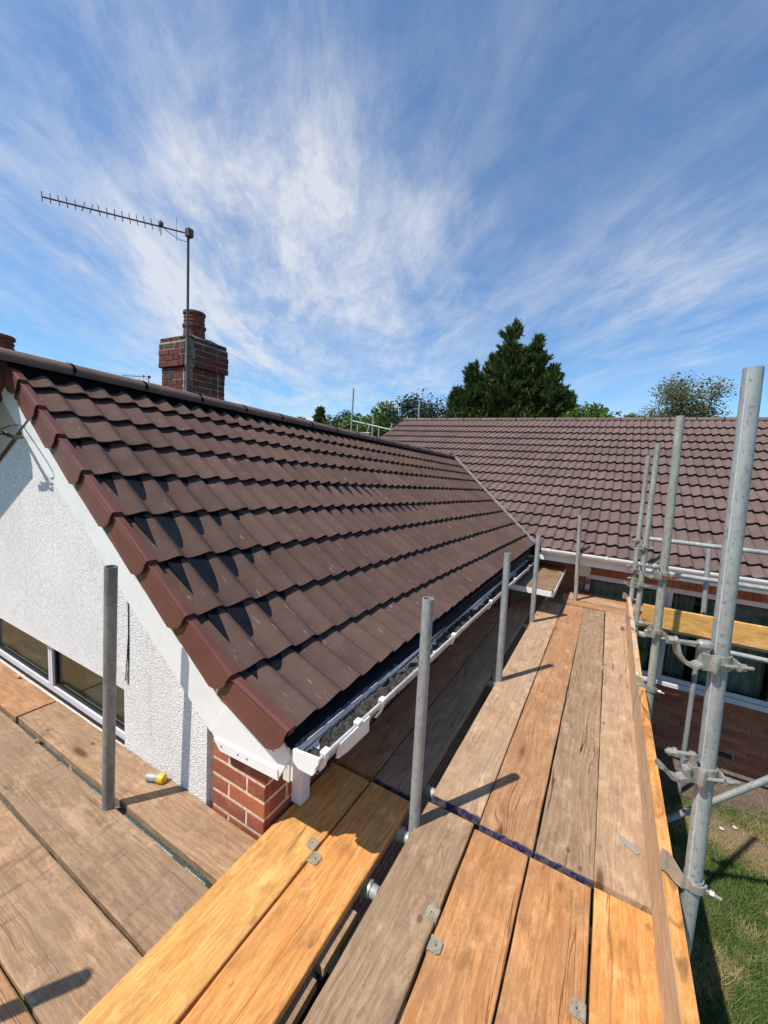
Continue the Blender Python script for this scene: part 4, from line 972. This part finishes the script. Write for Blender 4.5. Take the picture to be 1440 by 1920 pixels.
# ------------------------------------------------------------------ scaffold tubes
R = .02415
def tubeobj(name, a, b_, mat, label, cat, group, open_=True):
    a = Vector(a); b_ = Vector(b_); t = thing(name, label, cat, group, a)
    MB().tube([(0, 0, 0), b_ - a], R, 20, True, open_).obj('tube', mat, t, smooth=50); return t
def arc(c, r, a0, a1, n, h=0, e=(1, 0, 0), f_=(0, 1, 0)):
    e = Vector(e); f_ = Vector(f_); c = Vector(c); return [c + e * (r * math.cos(a0 + (a1 - a0) * i / n)) + f_ * (r * math.sin(a0 + (a1 - a0) * i / n)) for i in range(n + 1)]
def strip(b, path, w0, t, up=(0, 0, 1)):
    """flat bar swept along a path; w0 half width along up"""
    up = Vector(up); n = len(path); v = []
    for i, p in enumerate(path):
        p = Vector(p); d = (Vector(path[min(i+1, n-1)]) - Vector(path[max(i-1, 0)])).normalized(); s_ = d.cross(up).normalized(); ww = w0[i] if isinstance(w0, list) else w0
        v += [p + up * ww + s_ * t, p - up * ww + s_ * t, p - up * ww - s_ * t, p + up * ww - s_ * t]
    f = [(i*4+k, (i+1)*4+k, (i+1)*4+(k+1) % 4, i*4+(k+1) % 4) for i in range(n-1) for k in range(4)] + [(0, 1, 2, 3), ((n-1)*4+3, (n-1)*4+2, (n-1)*4+1, (n-1)*4)]
    b.add(v, f)
def coupler(parent, z, kind, boltmat=None, yaw=0.0, closed=False):
    """double coupler clamped on a standing tube. kind 'a': free jaw shut over nothing, bolt up; 'b': free jaw hanging open."""
    bmt = boltmat or M['fitting']
    c = bpy.data.objects.new('coupler', None); 
    b = MB(); r = R + .0035
    strip(b, arc((0, 0, 0), r, -2.6, 2.2, 16), [.018 + .005 * math.sin(math.pi * i / 16) for i in range(17)], .0035)       # band round the tube
    strip(b, [(-.020, -.020, 0), (-.036, -.024, .002), (-.046, -.018, .004), (-.052, -.004, .004)], .020, .007)               # saddle block
    b.box((-.060, -.030, -.024), (-.040, .010, .026))
    b.lathe([(.010, -.026), (.012, -.02), (.012, .02), (.010, .026)], (-.030, -.034, 0), 10)
    if kind == 'a':     # closed hook: jaw sweeps down and out, bolt across the top
        pts = [Vector((-.055, -.012, -.008)), Vector((-.078, -.014, -.020)), Vector((-.104, -.014, -.008)), Vector((-.124, -.012, .018)), Vector((-.131, -.010, .048)), Vector((-.133, -.010, .060))]
        strip(b, pts, [.019, .018, .017, .016, .015, .013], .005, (0, 1, 0))
        b.tube([(-.050, -.012, .052), (-.150, -.012, .056)], .0065, 8); b.lathe([(.013, -.011), (.013, .011)], (-.146, -.012, .056), 6, (1, 0, 0)); b.lathe([(.015, -.002), (.015, .003)], (-.134, -.012, .056), 10, (1, 0, 0))
        b.lathe([(.014, -.018), (.016, -.012), (.016, .012), (.013, .018)], (-.052, -.012, .050), 10, (1, 0, 0)); b.tube([(-.052, -.012, .045), (-.052, -.012, .0)], .010, 8)
    elif kind == 'b':
        pts = [Vector((-.052, -.012, .004)), Vector((-.066, -.014, -.016)), Vector((-.086, -.014, -.026)), Vector((-.108, -.014, -.020)), Vector((-.124, -.014, -.002)), Vector((-.140, -.014, .012)), Vector((-.150, -.014, .014))]
        strip(b, pts, [.017, .017, .016, .016, .018, .020, .014], .0055, (0, 1, 0))
        b.tube([(-.042, -.012, .058), (-.128, -.012, .058)], .0065, 8); b.lathe([(.012, -.009), (.012, .009)], (-.112, -.012, .058), 6, (1, 0, 0)); b.lathe([(.015, -.002), (.015, .003)], (-.101, -.012, .058), 10, (1, 0, 0))
        strip(b, [(-.045, -.012, .012), (-.050, -.012, .04), (-.046, -.012, .062)], [.014, .011, .012], .008, (0, 1, 0))
        b.lathe([(.014, -.016), (.014, .016)], (-.062, -.014, .004), 10, (0, 1, 0))
    elif kind == 'c':   # gripping a horizontal tube: plain closed half shell
        strip(b, arc((-.058, -.012, .030), R + .004, -1.9, 3.6, 12, 0, (0, 0, 1), (-1, 0, 0)), .017, .003, (0, 1, 0))
    ob = b.obj('coupler', M['fitting'], parent, smooth=24)
    ob.matrix_basis = Matrix.Translation((0, 0, z)) @ Matrix.Rotation(yaw, 4, 'Z')
    b2 = MB(); b2.tube([(-.02, -.038, 0), (.075, -.030, -.004)], .0058, 8); b2.lathe([(.012, -.008), (.012, .008)], (.045, -.0325, -.0025), 6, (1, .08, 0)); b2.lathe([(.0145, -.002), (.0145, .002)], (.035, -.033, -.002), 10, (1, .08, 0))
    b2.obj('bolt', bmt, ob, smooth=40)
    b3 = MB(); strip(b3, [(.022, -.006, 0), (.030, -.022, 0), (.031, -.042, 0)], [.022, .016, .011], .004); b3.obj('jaw', M['fitting'], ob, smooth=40)
    return ob
def toeclip(parent, z, boltmat=None, yaw=0.0, mat=None):
    """pressed steel clip: band round the tube, curved plate hooked over the toe board"""
    b = MB(); strip(b, arc((0, 0, 0), R + .003, -2.7, 2.4, 16), .019, .002)
    strip(b, [(-.020, -.014, 0), (-.032, -.019, .004), (-.045, -.012, .012), (-.058, .004, .019), (-.070, .022, .020), (-.082, .034, .016)], [.019, .024, .030, .034, .036, .036], .0022)
    strip(b, [(-.018, -.016, 0), (-.005, -.030, 0), (.012, -.031, 0), (.026, -.022, 0), (.034, -.010, 0)], .013, .003)
    ob = b.obj('toe_board_clip', mat or M['fitting'], parent, smooth=50); ob.matrix_basis = Matrix.Translation((0, 0, z)) @ Matrix.Rotation(yaw, 4, 'Z')
    b2 = MB(); b2.tube([(.018, -.012, 0), (.07, -.026, -.006)], .0055, 8); b2.lathe([(.0115, -.006), (.0115, .006)], (.046, -.020, -.003), 6, (1, -.3, 0)); b2.obj('bolt', boltmat or M['fitting'], ob, smooth=40)
GO = 'standing tubes along the outer edge of the walkway'; GI = 'standing tubes between the walkway and the eaves planks'
def pole(px_b, py_b, px_t, py_t, Y, mat, label, group, zb=None):
    a = at(px_b, py_b, 1, Y); t = at(px_t, py_t, 1, Y); d = (t - a); d = d / d.z; g0 = a + d * (GZ + 0.0 - a.z)
    g0 = Vector((a.x + d.x * (GZ - a.z) * .25, Y, GZ)) if zb is None else Vector((a.x + d.x * (zb - a.z) * .25, Y, zb))
    tt = thing('scaffold_standard', label, 'scaffold tube', group, g0)
    path = [Vector((0, 0, 0)), a - g0, t - g0]
    MB().tube(path, R, 24, True, True).obj('tube', mat, tt, smooth=50)
    return tt, a, t, d
def onpole(info, z):
    tt, a, t, d = info; e = bpy.data.objects.new('x', None); p = a + d * (z - a.z) - tt.location; return p
def fit(info, fn, z, *args, **kw):
    tt, a, t, d = info; ob = fn(tt, 0, *args, **kw); return ob
def fitted(info, z, kind, **kw):
    tt, a, t, d = info; p = a + d * (z - a.z) - tt.location
    ob = toeclip(tt, 0, **kw) if kind == 'toe' else coupler(tt, 0, kind, **kw)
    ob = [c for c in tt.children if c.name.startswith('toe_board_clip' if kind == 'toe' else 'coupler')][-1]
    ax = d.normalized(); yaw = kw.get('yaw', 0)
    q = Vector((0, 0, 1)).rotation_difference(ax).to_matrix().to_4x4()
    ob.matrix_basis = Matrix.Translation(p) @ q @ Matrix.Rotation(yaw, 4, 'Z')
    return ob
P1 = pole(1300, 1640, 1413, 690, 1.56, M['galv'], 'thick looking bright galvanised tube nearest the camera on the right, with two open couplers', GO)
P2 = pole(1220, 1290, 1276, 780, 3.06, M['galvgreen'], 'greenish grey tube second from the camera on the outer edge, reaching the far ridge', GO)
P3 = pole(1191, 1180, 1234, 832, 4.50, M['galvold'], 'thinner looking grey tube third from the camera on the outer edge', GO)
P4 = pole(1183, 1125, 1216, 854, 5.36, M['galvold'], 'farthest grey tube on the outer edge, at the end of the toe board', GO)
def zof(info, py):
    tt, a, t, d = info
    return min(((abs(q - py), z) for z in [GZ + i * .004 for i in range(1200)] for q in [proj_y(a + d * (z - a.z))]))[1]
def proj_y(P):
    r = P - Vector((0, 0, EYE)); return 960 + 753.445 * r.dot(CD) / r.dot(CF)
fitted(P1, zof(P1, 1238), 'a', yaw=.35); fitted(P1, zof(P1, 1446), 'b', yaw=.35); fitted(P1, zof(P1, 1652), 'toe', yaw=.1)
fitted(P2, zof(P2, 1078), 'a', yaw=.3, boltmat=M['rust']); fitted(P2, zof(P2, 1186), 'b', yaw=.3, boltmat=M['rust']); fitted(P2, zof(P2, 1290), 'toe', yaw=.1)
fitted(P3, zof(P3, 1026), 'b', yaw=.3); fitted(P3, zof(P3, 1097), 'b', yaw=.3); fitted(P3, zof(P3, 1168), 'toe', yaw=.1, boltmat=M['rust'])
fitted(P4, zof(P4, 1013), 'c', yaw=.3); fitted(P4, zof(P4, 1069), 'c', yaw=.3, boltmat=M['rust']); fitted(P4, zof(P4, 1122), 'toe', yaw=.1)
I1 = pole(777, 1540, 803, 1122, 1.515, M['galv'], 'pale galvanised tube standing nearest in the slot beside the eaves planks', GI)
I2 = pole(935, 1275, 952, 1037, 2.97, M['galv'], 'galvanised tube standing second along the slot under the gutter', GI)
I3 = pole(997, 1165, 1010, 1004, 4.42, M['galv'], 'galvanised tube standing third along the slot, in front of the canopy', GI)
I4 = pole(1080, 1108, 1088, 966, 5.585, M['galvold'], 'old grey tube standing by the main house wall left of its window', GI)
L1 = pole(203, 1512, 208, 1062, .868, M['galvdark'], 'dull dark tube standing between the planks in front of the white gable', 'standing tubes in front of the gable')
tt, a, t, d = P1; sd = (Vector((0, 0, EYE)) - a); sd.z = 0; sd.normalize(); sd = Matrix.Rotation(-.45, 3, 'Z') @ sd
MB().tube([a - tt.location + sd * (R - .0004) - d * .9, t - tt.location + sd * (R - .0004)], .0012, 6).obj('weld_seam', M['seam'], tt)
L2 = tubeobj('scaffold_standard', (-1.585, -.045, GZ), (-1.585, -.045, 1.03), M['galvdark'], 'dull tube outside the gable planks whose shadow falls at the lower left', 'scaffold tube', 'standing tubes in front of the gable')
F1 = pole(1319, 1150, 1331, 1014, 5.335, M['galv'], 'grey tube standing behind the yellow toe board in front of the main house window', 'standing tubes along the main house')
F2 = tubeobj('scaffold_standard', (2.6, 5.10, GZ), (2.6, 5.10, 1.6), M['galv'], 'tube standing outside the yellow toe board to the right', 'scaffold tube', 'standing tubes along the main house')
GH = 'horizontal rails along the main house'
tubeobj('guard_rail', (.37, 5.08, .955), (5.4, 5.08, .955), M['galv'], 'upper horizontal guard rail in front of the main house roof', 'scaffold tube', GH)
tubeobj('guard_rail', (.37, 5.08, .612), (5.4, 5.08, .612), M['galv'], 'middle horizontal guard rail in front of the main house gutter', 'scaffold tube', GH)
tubeobj('ledger', (.30, 5.08, -.085), (5.4, 5.08, -.085), M['galv'], 'horizontal tube just below the yellow toe board', 'scaffold tube', GH)
a = at(1322, 1508, 1, 3.9); c = at(1446, 1459, 1, 3.9)
dd = (c - a); tubeobj('brace', a - dd * 1.0, a + dd * 3.4, M['galv'], 'sloping brace tube low over the lawn at the right edge', 'scaffold tube', None)
# transoms carrying the boards
GT = 'cross tubes under the planks beside the house'
TZ = -.038 - R - .003
for i, (y, l) in enumerate(((1.215, 'cross tube end with a bright cap in the slot, nearest the camera'), (1.485, 'cross tube end in the slot beside the nearest standing tube'), (1.775, 'cross tube end in the slot just beyond the blue joint'), (3.0, 'cross tube end in the slot by the second standing tube'), (4.4, 'cross tube end in the slot by the third standing tube'), (.35, 'cross tube in the slot at the very bottom'))):
    if i < 2:
        t = thing('transom', l, 'scaffold tube', GT, (-1.10, y, TZ - .001)); MB().tube([(0, 0, 0), (.505, 0, 0)], R, 16).obj('tube', M['galv'], t, smooth=50)
        MB().lathe([(R + .006, -.012), (R + .007, 0), (R + .007, .02), (R * .75, .026), (R * .7, .05)], (.455, 0, 0), 14, (1, 0, 0)).obj('swaged_end', M['fitting'], t, smooth=40)
        t2_ = thing('transom', ('cross tube under the near walkway planks', 'cross tube under the near walkway planks by the blue joint')[i], 'scaffold tube', 'cross tubes under the walkway planks', (-.54, y + .03, TZ - .013)); MB().tube([(0, 0, 0), (.88, 0, 0)], R, 16).obj('tube', M['galv'], t2_, smooth=50)
    else:
        t = thing('transom', l, 'scaffold tube', GT, (-1.10, y, TZ)); MB().tube([(0, 0, 0), (1.44, 0, 0)], R, 16).obj('tube', M['galv'], t, smooth=50)
sa, sb = Vector((-1.80, 1.045, zl + R * .85)), Vector((-1.725, 1.078, zl + R * .85))
t = thing('tube_offcut', 'short tube end with a yellow plastic cap at the foot of the white wall', 'scaffold tube', None, sa)
MB().tube([(0, 0, 0), sb - sa], R * .8, 16).obj('tube', M['galv'], t, smooth=50)
MB().lathe([(R * .8 + .003, -.022), (R * .8 + .003, .004), (R * .6, .011), (.002, .013)], sb - sa, 16, sb - sa).obj('end_cap', M['yellow'], t, smooth=40)
GT2 = 'cross tube ends at the white gable wall'
for x, l, cap in ((-3.60, 'grey cross tube end below the left gable window', 0), (-2.95, 'cross tube end just left of the plank lap at the gable', 0), (-2.62, 'cross tube end below the right gable window pane', 0), (-1.80, 'cross tube end below the plank at the right part of the white wall', 0)):
    t = thing('transom', l, 'scaffold tube', GT2, (x, -.25, zl - .038 - R - .002 + (.0 if not cap else .012)))
    MB().tube([(0, 0, 0), (0, 1.355, 0 if not cap else .012)], R, 16, True, not cap).obj('tube', M['galvdark'], t, smooth=50)
    if cap: MB().lathe([(R + .003, -.03), (R + .003, .004), (R * .8, .012), (.002, .014)], (0, 1.355, .012), 16, (0, 1, 0)).obj('end_cap', M['yellow'], t, smooth=40)
tubeobj('ledger', (-4.6, .868 - .055, zl - .13), (-.70, .868 - .055, zl - .13), M['galvdark'], 'dark tube running under the planks along the gable', 'scaffold tube', None)
tubeobj('ledger', (-.588 + .052, -.9, -.15), (-.588 + .052, 6.0, -.15), M['galvold'], 'long tube running under the slot beside the walkway', 'scaffold tube', None)
tubeobj('ledger', (.40, -.9, -.15), (.40, 5.5, -.15), M['galv'], 'long tube running under the toe board edge of the walkway', 'scaffold tube', None) if False else None
# distant scaffold behind the roofs
GBk = 'tubes of the scaffold behind the roofs'
for (x0, y0, x1, y1, Y, l) in ((663, 728, 657, 816, 10, 'tall tube rising behind the ridge, left of the others'), (787, 752, 784, 800, 11.8, 'short tube rising behind the left end of the far ridge'),
                                (700, 781, 697, 822, 11, 'short tube behind the ridge in the middle of the far scaffold'), (735, 793, 733, 812, 11.2, 'stub of tube nearest the far roof verge'), (711, 800, 710, 824, 10.6, 'low stub of tube behind the ridge, right of the middle'), (671, 796, 669, 818, 11, 'low stub beside the tall tube behind the ridge')):
    a = at(x0, y0, 1, Y); c = at(x1, y1, 1, Y); d = (c - a) / (c.z - a.z); tubeobj('scaffold_standard', Vector((c.x, Y, GZ)), a, M['galv'], l, 'scaffold tube', GBk)
for (x0, y0, x1, y1, Y, l) in ((660, 789, 737, 807, 10.4, 'upper rail of the scaffold behind the ridge'), (672, 812, 694, 812, 10.6, 'lower rail of the scaffold behind the ridge'), (688, 818, 693, 794, 10.7, 'slanting tube of the scaffold behind the ridge')):
    tubeobj('guard_rail', at(x0, y0, 1, Y), at(x1, y1, 1, Y), M['galv'], l, 'scaffold tube', GBk)

# ------------------------------------------------------------------ trees
def trunk(t, h, r, limbs, mat=None):
    pts = [(0, 0, 0), (.03 * h * .3, 0, h * .35), (-.02 * h * .3, .02, h * .7), (0, 0, h)]
    MB().tube(pts, [r, r * .75, r * .5, r * .2], 8).obj('trunk', mat or M['bark'], t, smooth=60)
    if limbs:
        b = MB()
        for a_, e_ in limbs: b.tube([a_, (Vector(a_) + Vector(e_)) / 2 + Vector((0, 0, .1)), e_], [r * .4, r * .25, r * .08], 5)
        b.obj('limbs', mat or M['bark'], t, smooth=60)
def quads(P, D1, D2):
    n = len(P); v = np.empty((n * 4, 3)); v[0::4] = P - D1; v[1::4] = P + D2; v[2::4] = P + D1; v[3::4] = P - D2
    me = bpy.data.meshes.new('crown'); me.vertices.add(n * 4); me.vertices.foreach_set('co', v.ravel()); me.loops.add(n * 4); me.loops.foreach_set('vertex_index', np.arange(n * 4)); me.polygons.add(n)
    me.polygons.foreach_set('loop_start', np.arange(n) * 4); me.update(calc_edges=True); me.validate(); return me
def rnd(n):
    a = rs.normal(0, 1, (n, 3)); return a / np.linalg.norm(a, axis=1)[:, None]
def broad(x, y, top, w, mat, label, cat='tree', n=9000, leaf=.10, name='broadleaf_tree', airy=0.0, depth=None, bottom=None, seed=1):
    t = thing(name, label, cat, 'trees behind the houses', (x, y, GZ)); H = top - GZ; bottom = H - max(w * 1.0, 2.3) if bottom is None else bottom - GZ
    w *= 1.4; rr = np.random.RandomState(seed); nc = 30; cl = []
    for i in range(nc):
        u = rr.uniform(-1, 1); hgt = rr.uniform(0, 1) ** .8; lim = math.sqrt(max(.05, 1 - abs(u * .95) ** 2.8))
        rad = (w * .5) * rr.uniform(.26, .44)
        cz = bottom + (H - bottom - rad) * hgt * lim + rad * .2
        cl.append((u * (w / 2 - rad * .6), rr.uniform(-1, 1) * (w / 2 - rad) * .8, cz, rad))
    P = []
    for (cx, cy, cz, r_) in cl:
        k = n // nc; d = rnd(k); q = rr.uniform(.55, 1.05, (k, 1)) if not airy else rr.uniform(.2, 1.25, (k, 1)) ; P.append(np.array([[cx, cy, cz]]) + d * r_ * q * np.array([[1, 1, .85]]))
    P = np.concatenate(P); k = len(P); L = leaf * rs.uniform(.6, 1.3, (k, 1)); d1 = rnd(k); d1[:, 2] *= .6; d2 = np.cross(d1, rnd(k)); d2 /= np.linalg.norm(d2, axis=1)[:, None]
    me = quads(P, d1 * L, d2 * L * .55); me.materials.append(mat); place(me, 'crown', t, Matrix())
    trunk(t, H * .8, .14 + H * .012, [((0, 0, H * .4), tuple(c_[:3])) for c_ in cl[:14]]); return t
def conifer(x, y, leaders, mat, label, n_br=420, name='conifer_tree', spray=.17):
    t = thing(name, label, 'tree', 'trees behind the houses', (x, y, GZ)); P = []; D = []; b = MB()
    for (lx, ly, top, wid, base) in leaders:
        H = top - GZ; b0 = base - GZ
        for i in range(n_br):
            u = rs.rand() ** .85; z = b0 + (H - b0) * u; prof = (1 - u) ** .8 * (1 + .22 * math.sin(u * 23 + lx * 3)) ; ln = wid * prof * (rs.uniform(.5, 1.1) if rs.rand() < .72 else rs.uniform(1.1, 1.55)) + .15; az = rs.uniform(0, 6.283)
            lift = rs.uniform(.45, 1.15); dv = np.array([math.cos(az), math.sin(az), lift]); dv /= np.linalg.norm(dv)
            m = int(12 + ln * 34); s_ = rs.uniform(.2, 1, (m, 1)) ** .7; droop = -.10 * ln * (s_ ** 2)
            q = np.array([[lx, ly, z]]) + dv * ln * s_ + np.concatenate([np.zeros((m, 2)), droop], 1) + rs.normal(0, .12, (m, 3)) * (1.12 - s_)
            P.append(q); dd_ = dv + rs.normal(0, .42, (m, 3)); dd_[:, 2] += .25; D.append(dd_ / np.linalg.norm(dd_, axis=1)[:, None])
        tip = 26; q = np.array([[lx, ly, 0]]) + np.concatenate([rs.normal(0, .035, (tip, 2)), np.linspace(H - .5, H + .02, tip)[:, None]], 1); P.append(q); dd_ = rs.normal(0, .3, (tip, 3)) + [0, 0, 1]; D.append(dd_ / np.linalg.norm(dd_, axis=1)[:, None])
    P = np.concatenate(P); D = np.concatenate(D); k = len(P); L = spray * rs.uniform(.5, 1.2, (k, 1)); d2 = np.cross(D, rnd(k)); d2 /= np.linalg.norm(d2, axis=1)[:, None]
    me = quads(P, D * L, d2 * L * .17); me.materials.append(mat); place(me, 'crown', t, Matrix())
    trunk(t, max(l[2] for l in leaders) - GZ - .5, .25, [])
    b = MB()
    for (lx, ly, top, wid, base) in leaders: b.tube([(lx * .3, ly * .3, 1.0), (lx, ly, (base - GZ)), (lx, ly, top - GZ - .2)], [.16, .12, .02], 6)
    b.obj('limbs', M['bark'], t); return t
conifer(-4.75, 20, [(.05, 0, 8.5, 2.0, 2.2), (.6, .1, 7.0, 1.4, 2.2), (-.45, .1, 7.2, 1.5, 2.2), (.85, .1, 7.4, 1.5, 2.2), (1.2, .2, 7.8, 1.6, 2.2), (-.95, .2, 7.15, 1.5, 2.0), (-1.75, -.1, 6.75, 1.35, 2.0), (-2.55, 0, 5.6, 1.1, 2.0), (2.0, .1, 6.5, 1.25, 2.0), (2.65, .2, 5.3, .9, 2.0)], M['conifer'], 'big dark evergreen with feathery upswept tips behind the far ridge', 175, spray=.22)
broad(-.95, 20, 4.98, 3.0, M['leafgreen'], 'bright green bushy tree right of the big evergreen behind the ridge', seed=3, n=11000, leaf=.10)
broad(2.3, 20, 5.75, 2.7, M['birch'], 'thin airy olive brown tree at the right behind the far ridge', seed=14, n=18000, leaf=.05, airy=1, name='birch_tree')
broad(4.1, 22, 4.60, 1.6, M['leafdull'], 'tip of a small green tree at the right edge behind the ridge', seed=6, n=1500, leaf=.08)
broad(-12.2, 20.5, 5.35, 3.6, M['leafgreen'], 'rounded light green leafy tree behind the ridge, left of the evergreen', seed=7, n=13000, leaf=.13)
broad(-9.45, 21.0, 5.6, 3.4, M['cedar'], 'grey green flat tiered cedar between the leafy tree and the evergreen', seed=8, n=11000, leaf=.09, airy=.6, name='cedar_tree')
broad(-14.6, 20, 4.8, 2.8, M['leafdull'], 'dull green shrubby tree left of the leafy tree behind the ridge', seed=9, n=9000, leaf=.09)
conifer(-16.0, 20, [(0, 0, 4.75, .62, 2.6)], M['conifer'], 'small dark upright evergreen far left behind the ridge', 160)
conifer(-16.9, 21, [(0, 0, 4.45, .5, 2.6)], M['conifer'], 'smallest dark evergreen tip far left behind the ridge', 130)
broad(-10.9, 22.5, 4.75, 2.6, M['leafdull'], 'dark green tree filling the gap between the leafy tree and the cedar', seed=21, n=7000, leaf=.10)
broad(-13.4, 22.5, 4.6, 2.6, M['leafdull'], 'dark bushy tree behind the tall scaffold tube beyond the ridge', seed=22, n=7000, leaf=.10)
broad(-18.6, 21, 4.55, 1.8, M['leafgreen'], 'low yellow green treetop just above the ridge at the far left', seed=12, n=1800, leaf=.09)
broad(-7.9, 24, 4.7, 2.6, M['leafgreen'], 'yellow green foliage peeping between the cedar and the evergreen', seed=13, n=1800, leaf=.09)
